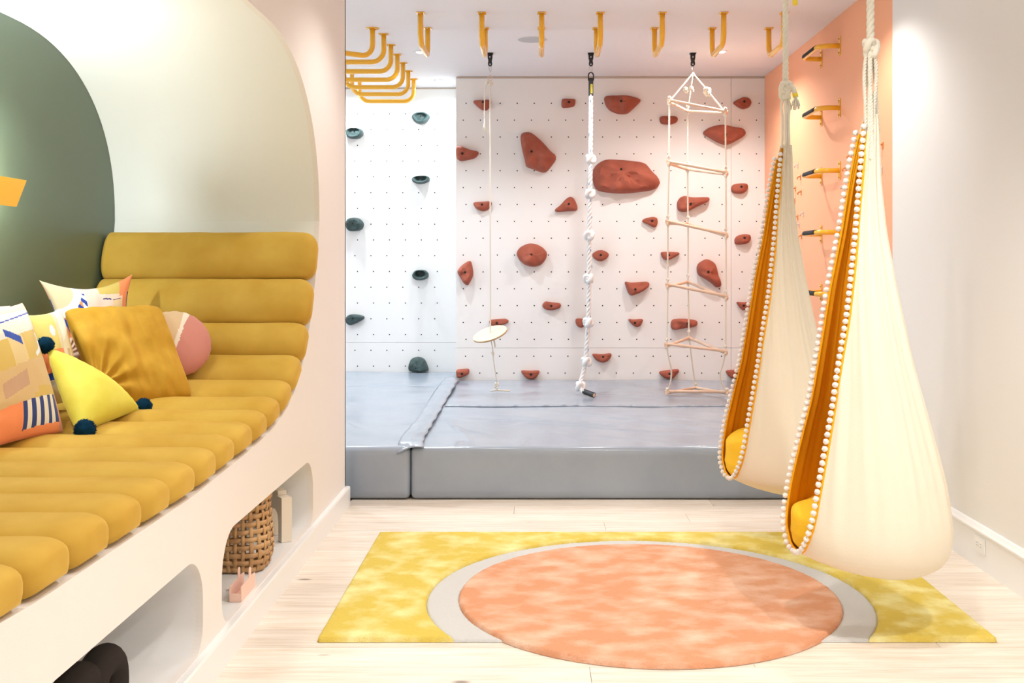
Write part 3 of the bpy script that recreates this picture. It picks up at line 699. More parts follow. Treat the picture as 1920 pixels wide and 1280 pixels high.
obj('loose_end', *tube([(e.x-.05, e.y-.01, .353), (e.x-.01, e.y, .357), (e.x+.06, e.y+.01, .353), (e.x+.10, e.y, .352)], .007, 8), M['rope'], ds)

# knotted climbing rope
x = hx[1]
kr = empty('climbing_rope', (x, YH, CEIL-.075), 'thick white knotted climbing rope with a black end', 'climbing rope')
carabiner(x, YH, CEIL-.079, .072, kr)
z0 = P(0, 140, YH).z
obj('shackle', *torus((x, YH, z0-.012), .020, .005, 'y', sz=1.5), M['black'], kr)
z1 = P(0, 180, YH).z
sl = obj('sleeve', *merge(box(x-.018, x+.018, YH-.016, YH+.016, z1, z0-.03), box(x-.024, x+.024, YH-.018, YH+.018, z0-.045, z0-.025)), M['black'], kr, smooth=False, bevel=.004)
obj('yellow_tag', *box(x-.004, x+.013, YH-.0185, YH-.0163, z1+.018, z1+.09), mat('tag_yellow', rgb(214, 200, 40), .5), sl, smooth=False)
pth = [(x, YH, z1+.01), P(1107, 298, YH), P(1106, 360, YH), P(1105, 440, YH), P(1105, 522, 8.24), P(1103, 603, 8.24), P(1098, 680, 8.24)]
obj('rope', *laid_rope(resample(smooth_path(pth, 2), .05), .0185, .11, 8), M['rope_w'], kr)
low = smooth_path([P(1098, 680, 8.24), P(1092, 705, 8.22), P(1087, 722, 8.2), P(1090, 731, 8.16), P(1096, 735, 8.13)], 2)
obj('rope_foot', *laid_rope(low, .018, .11, 8), M['rope_w'], kr)
for i, (u, v) in enumerate([(1107, 298), (1106, 363), (1105, 441), (1104, 522), (1103, 604), (1099, 678), (1088, 724)]):
    c = P(u, v, 8.24 if v < 700 else 8.19); obj('knot', *merge(knot(c, .030, .0175, i+1), ball(c, .031, 12, 8, amp=.3, fr=60)), M['rope_w'], kr)
parts = []
for i in range(16):
    v = 190+31*i; c = P(1107-(v > 500)*(v-500)*.03, v, YH); parts.append(ball((c.x+.012*math.sin(i*2.1), c.y-.0195, c.z), .006, 6, 5, (.5, .5, 1.8)))
o = obj('blue_fleck', *merge(*parts), M['fleck'], kr); o['kind'] = 'stuff'
a = P(1095, 734, 8.14); b = P(1114, 740.5, 8.06)
en = obj('end_cap', *tube([a, b], .0205, 14), M['black'], kr, smooth=True, sharp=40)
obj('cut_end', *tube([b, b+(b-a).normalized()*.002], .015, 12), M['dowel'], en, smooth=False)

# triangle rope ladder
rl = empty('rope_ladder', (hx[2], YH, CEIL-.075), 'rope ladder of pale wooden triangles', 'rope ladder')
carabiner(hx[2], YH, CEIL-.079, .045, rl)
Yf, Yk = 8.06, 8.43
tri = [((1255, 190), (1360, 211), (1289, 207)), ((1254, 305), (1361, 325), (1289, 316)), ((1252, 417), (1361, 441), (1290, 418)), ((1252, 535), (1361, 557), (1290, 527)), ((1250, 647), (1360, 660), (1292, 632)), ((1254, 735), (1366, 737), (1306, 722))]
T3 = []
for (l, r, k) in tri: T3.append((P(*l, Yf+.02), P(*r, Yf), P(*k, Yk)))
zm = .345
T3[-1] = (Vector((T3[-1][0].x, 8.16, zm+.016)), Vector((T3[-1][1].x, 8.13, zm+.016)), Vector((T3[-1][2].x, 8.50, zm+.016)))
apex = Vector((hx[2], YH, P(0, 137, YH).z))
obj('top_ring', *torus(apex+Vector((0, 0, .0)), .009, .0025, 'y'), M['steel'], rl)
for k in range(3):
    pts = [apex] + [t[k] for t in T3]
    pth = [pts[0], pts[1]]
    for a, b in zip(pts[1:], pts[2:-1]): pth.append(b)
    # slack last length
    a, b = pts[-2], pts[-1]; mid = (a+b)/2
    mid2 = a.lerp(b, .75)
    off = [Vector((.035, 0, 0)), Vector((-.05, 0, 0)), Vector((.0, 0, 0))][k]
    last = smooth_path([a, a.lerp(b, .3)+off*.4, mid+off, mid2+off*.8, b], 2)
    obj('rope', *merge(laid_rope(pth, .0065, .026, 5), laid_rope(last, .0065, .026, 5)), M['rope'], rl)
    V_ = []
    for i in range(1, len(pts)):
        c = pts[i]; up = .045 if i > 1 else .03
        V_.append(knot(c+Vector((0, 0, up)) if i < 6 else c+Vector((0, 0, .03)), .009, .006, i)); V_.append(knot(c-Vector((0, 0, .018 if i < 6 else 0)), .009, .006, i+3))
    for v_, f_ in [merge(a_) for a_ in V_]: obj('knot', v_, f_, M['rope'], rl)
for (u, v, s) in ((1285, 167, .013), (1296, 165, .011), (1325, 170, .022)):
    c = P(u, v, YH-.08); obj('knot', *merge(knot(c, s, s*.55, 2), knot(c+Vector((.01, 0, -.02)), s*.8, s*.5, 4)), M['rope'], rl)
for t in T3:
    for (a, b, dz) in ((t[0], t[1], .009), (t[1], t[2], -.006), (t[2], t[0], -.006)):
        if t is T3[-1]: dz = .012 if (a is t[0]) else 0
        d = (b-a).normalized()*.018; z = Vector((0, 0, dz))
        obj('rung', *tube([a-d+z, b+d+z], .0115, 12), M['dowel'], rl, sharp=40)

# ------------------------------------------------------------ hanging pod swings
PX = 3.9/2000
rows = [(215, 1621, 1644, 1627, -100), (250, 1613, 1645, 1625, -100), (285, 1606, 1646, 1622, -100), (338, 1595, 1648, 1618, -102), (433, 1579, 1658, 1611, -104), (538, 1558, 1677, 1601, -104),
        (672, 1537, 1706, 1585, -103), (752, 1524, 1727, 1572, -102), (827, 1506, 1747, 1560, -100), (895, 1491, 1764, 1549, -98), (959, 1480, 1775, 1538, -96), (1000, 1478, 1778, 1526, -92), (1022, 1484, 1773, 1516, -84), (1034, 1494, 1768, 1503, -70)]
below = [(1046, 1522, 1759), (1056, 1550, 1746), (1065, 1583, 1730), (1072, 1617, 1712), (1076, 1645, 1695), (1077.5, 1665, 1680)]
def interp_rows(n=70):
    out = []
    y0, y1 = rows[0][0], rows[-1][0]
    ys = [y0+(y1-y0)*(i/n) for i in range(n)] + [y1-5, y1-2, y1]
    ys = sorted(set(ys))
    for y in ys:
        for a, b in zip(rows, rows[1:]):
            if a[0] <= y <= b[0]:
                f = (y-a[0])/(b[0]-a[0]); out.append([y]+[a[k]*(1-f)+b[k]*f for k in range(1, 5)]); break
    # smooth
    for _ in range(2):
        q = [r[:] for r in out]
        for i in range(1, len(out)-1):
            for k in range(1, 5): q[i][k] = .25*out[i-1][k]+.5*out[i][k]+.25*out[i+1][k]
        out = q
    return out
RW = interp_rows()
def pod_point(c, R, ph, z, fold=1.0, inset=0):
    pw_ = 1.0
    f = 0
    if fold: f = fold*(.5*math.sin(ph*11+1)+.3*math.sin(ph*19+2+z*2)+.25*math.sin(ph*31+z*3))
    rr = R+f-inset
    return Vector((c+rr*math.sin(ph), -rr*.86*math.cos(ph), z))
def pod_surface(inset, nC=150):
    V = []; F = []; lips = [[], []]; m = len(RW)
    for (y, L, Rr, lr, la) in RW:
        z = 1.35-(y-494)*PX; c = ((L+Rr)/2-1632)*PX; R = (Rr-L)/2*PX
        s = max(-.999, min(.999, (lr-(L+Rr)/2)/((Rr-L)/2))); a1 = math.asin(s); a2 = math.radians(360+la)
        if y > 1031: a1 = math.radians(-66)*((y-1031)/3)+a1*(1-(y-1031)/3) if y < 1034 else math.radians(-68); 
        if y >= 1034: a2 = math.radians(360-70)
        h = (y-215)/819; fa = .010*(1-.3*h)*min(1, R/.03)*(1 if h < .85 else max(0, (1-h)/.15))+.001
        for k in range(nC):
            ph = a1+(a2-a1)*k/(nC-1)
            V.append(pod_point(c, R, ph, z, fa, inset))
        lips[0].append(V[-nC]); lips[1].append(V[-1])
    for i in range(m-1):
        for k in range(nC-1): F.append((i*nC+k, i*nC+k+1, (i+1)*nC+k+1, (i+1)*nC+k))
    prev = (m-1)*nC; F.append((prev+nC-1, prev, prev)) if False else None
    for (y, L, Rr) in below:
        z = 1.35-(y-494)*PX+inset; c = ((L+Rr)/2-1632)*PX; R = (Rr-L)/2*PX
        st = len(V)
        for k in range(nC):
            ph = math.radians(-68)+math.radians(358)*k/(nC-1); V.append(pod_point(c, R, ph, z, .0015, inset*.5))
        for k in range(nC-1): F.append((prev+k, prev+k+1, st+k+1, st+k))
        F.append((prev+nC-1, prev, st, st+nC-1))
        prev = st
    V.append(Vector(((1672-1632)*PX, 0, 1.35-(1078-494)*PX+inset))); F += [(prev+k, prev+(k+1) % nC, len(V)-1) for k in range(nC)]
    return V, F, lips
Vo, Fo, lips = pod_surface(0); Vi, Fi, _ = pod_surface(.005)
me_out = meshdata('outer_fabric', Vo, Fo, M['cotton']); me_in = meshdata('lining', Vi, Fi, M['lining'])
Vp, Fp = ball((0, 0, 0), .0105, 12, 8, amp=.25, fr=260); me_pom = meshdata('pompom', Vp, Fp, M['pom'])
lipL = [p for p in lips[1]]; lipR = [p for p in lips[0]]
def hemtube(p): return tube(resample(p[3:], .02), .005, 6)
lh = merge(hemtube(lipL), hemtube(lipR)); me_hem = meshdata('hem', *lh, M['lining'])
def along(path, step, start=.0):
    out = []; acc = -start
    for a, b in zip(path, path[1:]):
        L = (b-a).length
        while acc+L >= 0 and acc <= 0 or acc < 0:
            if -acc <= L: out.append(a.lerp(b, -acc/L if L else 0)); acc -= step
            else: break
        acc += L
    return out
def walk(path, step):
    out = [path[0]]; rem = step
    for a, b in zip(path, path[1:]):
        L = (b-a).length; pos = 0
        while L-pos >= rem: pos += rem; out.append(a.lerp(b, pos/L)); rem = step
        rem -= L-pos
    return out
full = lipR[2:] + lipL[2:][::-1]
pomp = walk(full, .0255)
def add_obj(name, V, F, m, parent, **k):   # V in the swing's own local frame
    me = meshdata(name, V, F, m); fixn(me); return link(name, me, parent)
def pod_swing(x, y, dz, lab, variant):
    rz = -math.atan2(x, y)
    t = empty('pod_swing', (x, y, dz+.20), lab, 'hanging swing', 'cream pod swings with orange lining', rz)
    dl = Vector((0, 0, -.20))
    a = link('outer_fabric', me_out, t, dl); b = link('lining', me_in, t, dl); h = link('hem', me_hem, t, dl)
    for p in pomp:
        v = Vector((p.x, p.y, 0)); n_ = v.normalized() if v.length > 1e-6 else Vector((0, -1, 0))
        # hang just outside the lip
        side = Vector((-1, -.25, 0)).normalized()
        q = p+side*.010+n_*.004
        link('pompom', me_pom, t, q+dl, (random.random()*6, random.random()*6, 0))
    zt = CEIL-dz
    if variant == 'near':
        kz = 1.35-(86-494)*PX; ft = 1.35-(205-494)*PX
        L_ = laid_rope([(0, 0, zt-.001), (0, 0, kz+.02)], .0145, .075, 7)
        add_obj('rope', [v+dl for v in map(Vector, L_[0])], L_[1], M['rope'], t)
        kk = merge(knot((0, 0, kz), .024, .0125, 1), knot((.004, 0, kz-.022), .020, .012, 3), ball((0, 0, kz-.01), .02))
        add_obj('knot', [v+dl for v in kk[0]], kk[1], M['rope'], t)
        ss = []
        for i, (u0, u1, yy, v1) in enumerate([(1626, 1624, -.012, 340), (1632, 1629, -.02, 300), (1638, 1636, -.01, 330), (1628, 1640, .01, 250), (1636, 1644, .012, 300), (1631, 1634, -.022, 360)]):
            a0 = Vector(((u0-1632)*PX, yy*.5, kz-.01)); a1 = Vector(((u0-1632)*PX*2.0, yy, 1.35-(140-494)*PX)); a2 = Vector(((u1-1632)*PX, yy, 1.35-(210-494)*PX)); a3 = Vector(((u1-1632+2)*PX, yy*1.4, 1.35-(v1-494)*PX))
            ss.append(laid_rope(smooth_path([a0, a1, a2, a3], 2), .0075, .035, 5))
        S_ = merge(*ss); add_obj('strands', [v+dl for v in S_[0]], S_[1], M['rope'], t)
    else:
        kz = 1.35-(72-494)*PX
        L_ = laid_rope([(0, 0, zt-.001), (0, 0, kz+.02)], .0145, .075, 7)
        add_obj('rope', [v+dl for v in map(Vector, L_[0])], L_[1], M['rope'], t)
        kk = merge(knot((0, 0, kz), .026, .013, 2), knot((0, 0, kz-.035), .022, .012, 4), ball((0, 0, kz-.01), .02))
        add_obj('knot', [v+dl for v in kk[0]], kk[1], M['rope'], t)
        ss = []
        for u0, yy in ((-.016, -.01), (.0, -.016), (.016, -.01), (.008, .012)):
            ss.append(tube(smooth_path([(0, 0, kz-.03), (u0*1.5, yy, kz-.09), (u0*.8, yy, kz-.13), (u0, yy, 1.35-(222-494)*PX)], 2), .0065, 7))
        S_ = merge(*ss); add_obj('strands', [v+dl for v in S_[0]], S_[1], M['rope'], t)
        le = merge(tube(smooth_path([(.01, -.01, kz-.005), (.035, -.02, kz-.005), (.042, -.022, kz-.03), (.048, -.022, kz-.055)]), .012, 8))
        te = add_obj('loose_end', [v+dl for v in le[0]], le[1], M['rope'], t)
        tt = tube([(.0435, -.0222, kz-.035), (.047, -.0222, kz-.052)], .0135, 10); o = add_obj('yellow_tape', [v+dl for v in tt[0]], tt[1], M['tape'], te)
        ps = []
        for i in range(30):
            a_ = random.uniform(0, 2*PI); r_ = random.uniform(.01, .03); b0 = Vector((.048, -.022, kz-.053))
            ps.append(tube([b0, b0+Vector((r_*.7*math.cos(a_), r_*.7*math.sin(a_), -.02)), b0+Vector((r_*math.cos(a_), r_*math.sin(a_), -random.uniform(.03, .06)))], .0028, 5))
        fr = merge(*ps); add_obj('frayed_tuft', [v+dl for v in fr[0]], fr[1], M['rope'], te)
        # second rope end with yellow tape high up
        c_ = Vector((.045, -.02, 0)); ee = tube([(0.012, -.006, zt-.06), (.03, -.014, zt-.12), (.043, -.02, 2.66-dz), (.0445, -.02, 2.60-dz)], .011, 9)
        o = add_obj('rope_tail', [v+dl for v in ee[0]], ee[1], M['rope'], t)
        tt = tube([(.0443, -.02, 2.625-dz), (.0445, -.02, 2.585-dz)], .0125, 10); add_obj('yellow_tape', [v+dl for v in tt[0]], tt[1], M['tape'], o)
    hk = merge(lathe([(.03, -.0005), (.03, -.006), (.012, -.010), (.012, -.03), (.006, -.035)], (0, 0, zt), 16), torus((0, 0, zt-.04), .016, .004, 'y'))
    add_obj('ceiling_anchor', [v+dl for v in hk[0]], hk[1], M['steel'], t)
    return t
pod_swing(1.219, 3.9, 0, 'nearer cream fabric pod swing with orange lining and white pompom trim, over the rug', 'near')
pod_swing(1.195, 5.13, .025, 'farther cream fabric pod swing with orange lining, in front of the grey mat', 'far')
# the seat cushions resting in the swings
def pod_cushion(x, y, dz, lab, seed, lump):
    rz = -math.atan2(x, y); n1, m1 = 40, 24; V = []; F = []
    R = Matrix.Rotation(rz, 3, 'Z'); top = 952-lump*250; tab = [(q[0], q[1], q[2]) for q in rows]+below; lv = []
    for i in range(26):
        yy = 1074-(1074-(top+34))*i/25
        for a_, b_ in zip(tab, tab[1:]):
            if a_[0] <= yy <= b_[0]: f = (yy-a_[0])/(b_[0]-a_[0]); lv.append((yy, a_[1]+(b_[1]-a_[1])*f, a_[2]+(b_[2]-a_[2])*f)); break
    n1 = 60; base = lv[-1]; lv = [(y_, l_, r_, 0) for y_, l_, r_ in lv]
    for i in range(1, 13):
        an = PI/2*i/12; c_ = (base[1]+base[2])/2; h_ = (base[2]-base[1])/2*max(.03, math.cos(an)**.8)
        lv.append((base[0]-34*math.sin(an)*(1+lump*2), c_-h_, c_+h_, 1))
    for (y_, l_, r_, t_) in lv:
        z = 1.35-(y_-494)*PX; c_ = ((l_+r_)/2-1632)*PX; rr_ = (r_-l_)/2*PX
        for k in range(n1):
            ph = 2*PI*k/n1; q = Vector((math.sin(ph), math.cos(ph), z*4))
            ins = .010+.012*abs(noise.noise(q*1.6+Vector((seed, 0, 0))))
            p_ = pod_point(c_, max(.004, rr_-ins), ph, z, 0)
            if t_: p_.z += .018*noise.noise(Vector((p_.x*9+seed, p_.y*9, 1)))
            V.append(R @ p_+Vector((x, y, dz+.004)))
    for i in range(len(lv)-1):
        for k in range(n1): F.append((i*n1+k, i*n1+(k+1) % n1, (i+1)*n1+(k+1) % n1, (i+1)*n1+k))
    F.append(tuple(range(n1))); F.append(tuple((len(lv)-1)*n1+k for k in range(n1-1, -1, -1))); Fb = F
    o = obj('seat_cushion', V, Fb, M['seat_y'], None)
    return tag(o, lab, 'cushion', 'yellow cushions inside the pod swings')
pod_cushion(1.219, 3.9, 0, 'bright yellow cushion lying in the bottom of the nearer pod swing', 1, .06)
pod_cushion(1.195, 5.13, .025, 'crumpled yellow cushion standing in the bottom of the farther pod swing', 4, .14)

# ------------------------------------------------------------ rug
rg = empty('rug', (.426, 4.55, 0), 'yellow rug with a large peach circle and pale grey ring, under the swings', 'rug')
rx0, rx1, ry0, ry1 = -.784, 1.64, 3.80, 5.30
C2 = (.442, 4.28); R2 = .880; C1 = (.445, 4.305); R1 = .760
def pile(inside, x0, x1, y0, y1, h, m, name, step=.008, bulge=True, seed=0):
    """a pile surface over the region where inside(x, y) > 0 (signed distance), rounded down at its rim"""
    nx = int((x1-x0)/step); ny = int((y1-y0)/step); idx = {}; V = []; F = []
    def vert(i, j):
        if (i, j) in idx: return idx[(i, j)]
        x = x0+(x1-x0)*i/nx; y = y0+(y1-y0)*j/ny; d = inside(x, y)
        if d < 0:   # pull back to the rim along the gradient
            e = 1e-3; gx = (inside(x+e, y)-d)/e; gy = (inside(x, y+e)-d)/e; g = math.hypot(gx, gy) or 1
            x -= gx/g*d/g; y -= gy/g*d/g; d = 0
        t = min(1, d/.010); z = h*math.sqrt(max(0, 1-(1-t)**2))*.92+h*.08
        z += (.0028*noise.noise(Vector((x*70, y*70, seed)))+.001*noise.noise(Vector((x*9, y*9, seed))))*t
        if t < 1: x += .002*noise.noise(Vector((x*120, y*120, 5))); y += .002*noise.noise(Vector((x*120, y*120, 9)))
        if t == 0: z = .0015
        V.append((x, y, z)); idx[(i, j)] = len(V)-1; return len(V)-1
    for i in range(nx):
        for j in range(ny):
            cs = [(x0+(x1-x0)*a/nx, y0+(y1-y0)*b/ny) for a, b in ((i, j), (i+1, j), (i+1, j+1), (i, j+1))]
            if sum(inside(*c) > 0 for c in cs) >= 1 and inside(x0+(x1-x0)*(i+.5)/nx, y0+(y1-y0)*(j+.5)/ny) > -step*.7: F.append((vert(i, j), vert(i+1, j), vert(i+1, j+1), vert(i, j+1)))
    return obj(name, V, F, m, rg, smooth=True)
rect = lambda x, y: min(x-rx0, rx1-x, y-ry0, ry1-y)
circ = lambda c, R: (lambda x, y: R-math.hypot(x-c[0], y-c[1]))
c1 = circ(C1, R1); c2 = circ(C2, R2)
pile(lambda x, y: min(rect(x, y), -c2(x, y)), rx0-.012, rx1+.012, ry0-.012, ry1+.012, .021, M['rug_y'], 'yellow_field')
pile(lambda x, y: min(rect(x, y), c2(x, y)+.002, -c1(x, y)+.004), rx0-.012, rx1+.012, ry0-.012, ry1+.012, .011, M['rug_g'], 'grey_ring')
pile(c1, C1[0]-R1-.012, C1[0]+R1+.012, C1[1]-R1-.012, C1[1]+R1+.012, .022, M['rug_o'], 'peach_circle')

# ------------------------------------------------------------ nook: channel-tufted cushion, pillows, sconce
chn = empty('tufted_bench_cushion', (-1.56, 3.0, .634), 'mustard velvet channel-tufted bench cushion curving up the end of the nook', 'bench cushion')
seams = [(3.11-.2185*k, .633) for k in range(12, 0, -1)]
seams = [(a, b) for a, b in seams if a > .5] + [(3.11, .633), (3.34, .636), (3.553, .645), (3.77, .654), (4.007, .665), (4.217, .680), (4.43, .710), (4.646, .767), (4.844, .880), (4.985, 1.035), (5.105, 1.25), (5.195, 1.472)]
Ns = len(seams)
def inward(i):
    a = seams[max(0, i-1)]; b = seams[min(Ns-1, i+1)]; t = Vector((b[0]-a[0], b[1]-a[1], 0)).normalized(); return Vector((-t.y, t.x, 0))
def chan(i):
    a = Vector((*seams[i], 0)); b = Vector((*seams[i+1], 0)); na = inward(i); nb = inward(i+1)
    if i+1 == Ns-1: nb = na
    n1 = 22; sec = []
    for k in range(n1+1):
        s = k/n1; ss = .5-.5*math.cos(PI*s)
        h = .062+.048*(max(0, 1-abs(2*ss-1)**2.6))**.55
        p = a.lerp(b, ss)+(na.lerp(nb, ss)).normalized()*h; sec.append(p)
    sec = [a.lerp(b, .5)*.0+a+na*.03, *sec, b+nb*.03]
    lo = a.lerp(b, .06)+na*.002, a.lerp(b, .94)+nb*.002
    sec = [lo[0]]+sec+[lo[1]]
    mid = (a+b)/2+((na+nb)/2)*.055
    XO, XI = -1.052, -2.066; V = []; F = []; K = len(sec); st = []
    re = .075
    for q in range(9): an = PI/2*q/8; st.append((XO-re+re*math.cos(an), .30+.70*math.sin(an)**.8))
    nm = 22
    for q in range(1, nm): st.append((XO-re+(XI+re-XO+re)*q/nm, 1))
    for q in range(9): an = PI/2*q/8; st.append((XI+re*.3-re*.3*math.sin(an), .55+.45*math.cos(an)))
    for (x, f) in st:
        for p in sec:
            w_ = mid+(p-mid)*f
            nn = noise.noise(Vector((x*3.5, w_.x*5, w_.y*5+i)))*.004+noise.noise(Vector((x*12, w_.x*9, i)))*.0015
            d = (p-mid).normalized(); w_ = w_+d*nn
            V.append((x, w_.x, w_.y))
    for j in range(len(st)-1):
        for k in range(K): F.append((j*K+k, j*K+(k+1) % K, (j+1)*K+(k+1) % K, (j+1)*K+k))
    F.append(tuple(range(K))); F.append(tuple((len(st)-1)*K+k for k in range(K)))
    return V, F
for i in range(Ns-1): obj('channel', *chan(i), M['velvet'], chn, sharp=75)

def pillow(name, TL, TR, BR, BL, thick, m, lab, pinch=.10, N=44, colf=None, wr=.0, seed=0, parent=None, flip=1, group='cushions piled in the nook'):
    TL, TR, BR, BL = map(Vector, (TL, TR, BR, BL))
    nrm = ((BR-BL).cross(TR-BR)).normalized()
    if nrm.dot(Vector((0, 0, 1.35))-(TL+BR)/2+Vector((0, 0, .5))) < 0: nrm = -nrm
    V = []; F = []; cols = []
    def pos(u, v, side):
        uu = u*(1-pinch*(1-v*v)**1.0*abs(u)**.5); vv = v*(1-pinch*(1-u*u)*abs(v)**.5)
        k_ = 1-(.075 if colf is None else .015)*(u*u*v*v)**2.5; a = (uu*k_+1)/2; b = (vv*k_+1)/2
        p = BL*(1-a)*(1-b)+BR*a*(1-b)+TR*a*b+TL*(1-a)*b
        h = ((1-u*u)*(1-v*v))**.42
        w_ = 0
        if wr:
            e = 1-h
            w_ = wr*(noise.noise(Vector((u*2.2+seed, v*2.2, side)))*.9+.5*noise.noise(Vector((u*6+seed, v*3, side))))*h**.5
            an = math.atan2(v, u); w_ += wr*.5*math.sin(an*14+seed)*(max(abs(u), abs(v))**2)*h**.6*noise.noise(Vector((an*2, seed, 0)))
            # creases radiating from the lower corner
            dx, dy = u+.9, v+.55; w_ += wr*.9*math.sin(math.atan2(dy, dx)*13)*math.exp(-((dx*dx+dy*dy)/.5))*h
        return p+nrm*side*(thick*h*(1 if side > 0 else .8)+w_)
    def P_(k): t = -1+2*k/N; return math.copysign(abs(t)**.85, t)
    idx = {}
    for side in (1, -1):
        for i in range(N+1):
            for j in range(N+1):
                if side == -1 and (i in (0, N) or j in (0, N)): idx[(i, j, -1)] = idx[(i, j, 1)]; continue
                idx[(i, j, side)] = len(V); V.append(pos(P_(i), P_(j), side))
        for i in range(N):
            for j in range(N):
                f = (idx[(i, j, side)], idx[(i+1, j, side)], idx[(i+1, j+1, side)], idx[(i, j+1, side)])
                F.append(f if side == 1 else f[::-1])
                if colf: cols.append(colf(P_(i+.5), P_(j+.5)) if side == 1 else colf(-P_(i+.5), P_(j+.5)))
    o = obj(name, V, F, m, parent, fix=False)
    if colf:
        at_ = o.data.color_attributes.new('print', 'FLOAT_COLOR', 'CORNER'); buf = []
        for c in cols: buf += [c[0], c[1], c[2], 1.0]*4
        at_.data.foreach_set('color', buf)
    return tag(o, lab, 'cushion', group)
tan = rgb(208, 172, 116); mus = rgb(206, 170, 84); pnk = rgb(240, 208, 190); org = rgb(238, 140, 84); blu = rgb(26, 62, 150); crm = rgb(226, 214, 190); wht = rgb(224, 226, 228); brn = rgb(192, 150, 114); nvy = rgb(38, 54, 110); oli = rgb(202, 176, 90)
def pat1(s, t):
    if t < -.55+.06*s:
        if .0 < s < .86 and t > -.93+.06*s: return nvy if int(s/.86*9) % 2 == 0 else crm
        if s > .86: return rgb(214, 140, 104)
        return org
    if t < -.02+.12*s:
        if s > .42 and t < -.36: return mus
        if s > .28 and t < -.46: return mus
        if -.35 < s < .22 and -.38+.25*s < t < -.15+.25*s: return brn
        return tan
    d = math.hypot(s-.55, (t-.35)*1.2)
    if abs(d-.30) < .035 and s > .6 and t < .45: return wht
    if -.2 < s < .3 and abs(t-(.5-.55*(s))) < .07 and s > -.02: return blu
    if t < .42+.1*s:
        if .0 < s < .35: return rgb(218, 188, 128)
        return mus
    if abs(t-(.70+.10*s)) < .012: return blu
    if t > .86: return rgb(246, 180, 150)
    if s < .3 and t > .5: return rgb(236, 216, 190)
    return pnk
pillow('throw_pillow', P(-125, 600, 3.45), P(42, 566, 3.98), P(120, 812, 3.78), P(-70, 862, 3.33), .085, M['print'], 'large square pillow with patchwork print and navy stripes at the far left', .07, 130, pat1, .004, 3)
def pat3(s, t):
    if s > .35 and t > .25+.6*(s-.35): return rgb(232, 226, 204)
    if math.hypot(s+.1, t-.55) < .13: return wht
    if s < .15 and t > .12: return rgb(222, 198, 110)
    if s < .25 and -.35 < t < .12: return org
    if s < .3 and -.5 < t < -.35: return blu
    if s < .3 and -.62 < t < -.5: return wht
    if .45 < s < .62 and -.45 < t < .1: return tan
    if s > .72: return mus
    return rgb(226, 208, 166)
pillow('throw_pillow', P(48, 590, 4.02), P(114, 578, 4.24), P(158, 752, 4.17), P(70, 770, 3.99), .05, M['print'], 'cream and yellow patchwork pillow squeezed between the striped and golden ones', .06, 90, pat3, .003, 9)
def pat4(s, t):
    d = math.hypot(s+.95, (t-1.0)*.8)
    if d < .5: return rgb(206, 186, 150)
    if d < .66: return rgb(222, 230, 232)
    if s < -.25 and t < .78 and d < 1.0: return blu if (s+t*.7) % .22 < .11 else org if s < -.35 and t < .62 else rgb(214, 224, 230)
    if s > .62 and t > .55 or s > .72 and t > .1: return org if not (s > .9 and t < .62) else nvy
    if s > .1 and t > .72-.2*(s-.1): return oli
    if .35 < s < .75 and t > .5: return rgb(238, 200, 176)
    if .15 < s < .7 and abs(t-.52-.03*math.sin(s*9)) < .02: return nvy
    return rgb(238, 200, 184) if s < .4 else rgb(226, 196, 150)
pillow('throw_pillow', P(72, 524, 4.32), P(250, 512, 4.78), P(262, 690, 4.62), P(100, 720, 4.27), .055, M['print'], 'patchwork pillow with an orange corner at the back against the green wall', .27, 100, pat4, .005, 5)
pillow('throw_pillow', P(-130, 560, 3.75), P(20, 572, 4.08), P(40, 760, 3.98), P(-80, 800, 3.65), .03, M['print'], 'pale pink pillow mostly hidden behind the large striped one', .08, 30, lambda s, t: rgb(244, 200, 180), .003, 15)
pillow('velvet_pillow', P(112, 578, 4.34), P(303, 572, 4.60), P(366, 748, 4.42), P(190, 782, 4.22), .10, M['velvet_p'], 'square golden velvet pillow in the middle of the pile', .045, 120, None, .022, 21)
# round pillow
c = P(328, 644, 4.60); ax = Vector((.40, -.80, .42)).normalized(); e1 = ax.cross(Vector((0, 0, 1))).normalized(); e2 = e1.cross(ax)
if e1.x < 0: e1, e2 = -e1, e2
V = []; F = []; cols = []; n1 = 64; rr = [i/22 for i in range(23)]
e2 = -e2 if e2.z < 0 else e2
def rp(r, k, side):
    a = 2*PI*k/n1; R_ = .152*(1+.012*math.sin(a*22)*r**6); h = .055*max(0, 1-r**2.6)**.6
    h += .003*noise.noise(Vector((r*math.cos(a)*3, r*math.sin(a)*3, 3)))*(1-r)
    return c+(e1*math.cos(a)+e2*math.sin(a))*R_*r+ax*h*side
V.append(rp(0, 0, 1)); 
def rc(r, a):
    s = r*math.cos(a); t = r*math.sin(a); q = s*.93-t*.36
    return rgb(214, 180, 140) if q < -.04 else (rgb(232, 216, 196) if q < .07 else rgb(204, 132, 118))
for i in range(1, 23):
    for k in range(n1): V.append(rp(rr[i], k, 1))
for k in range(n1): F.append((0, 1+k, 1+(k+1) % n1)); cols.append((rc(rr[1]*.5, 2*PI*k/n1), 3))
for i in range(1, 22):
    for k in range(n1):
        F.append((1+(i-1)*n1+k, 1+i*n1+k, 1+i*n1+(k+1) % n1, 1+(i-1)*n1+(k+1) % n1)); cols.append((rc((rr[i]+rr[i+1])/2, 2*PI*(k+.5)/n1), 4))
rim = 1+21*n1; st = len(V)
for i in range(21, 0, -1):
    for k in range(n1): V.append(rp(rr[i], k, -1))
V.append(rp(0, 0, -1))
for q in range(21):
    a0 = rim if q == 0 else st+(q-1)*n1; b0 = st+q*n1
    for k in range(n1): F.append((a0+k, b0+k, b0+(k+1) % n1, a0+(k+1) % n1)); cols.append((rc(.9, 2*PI*k/n1), 4))
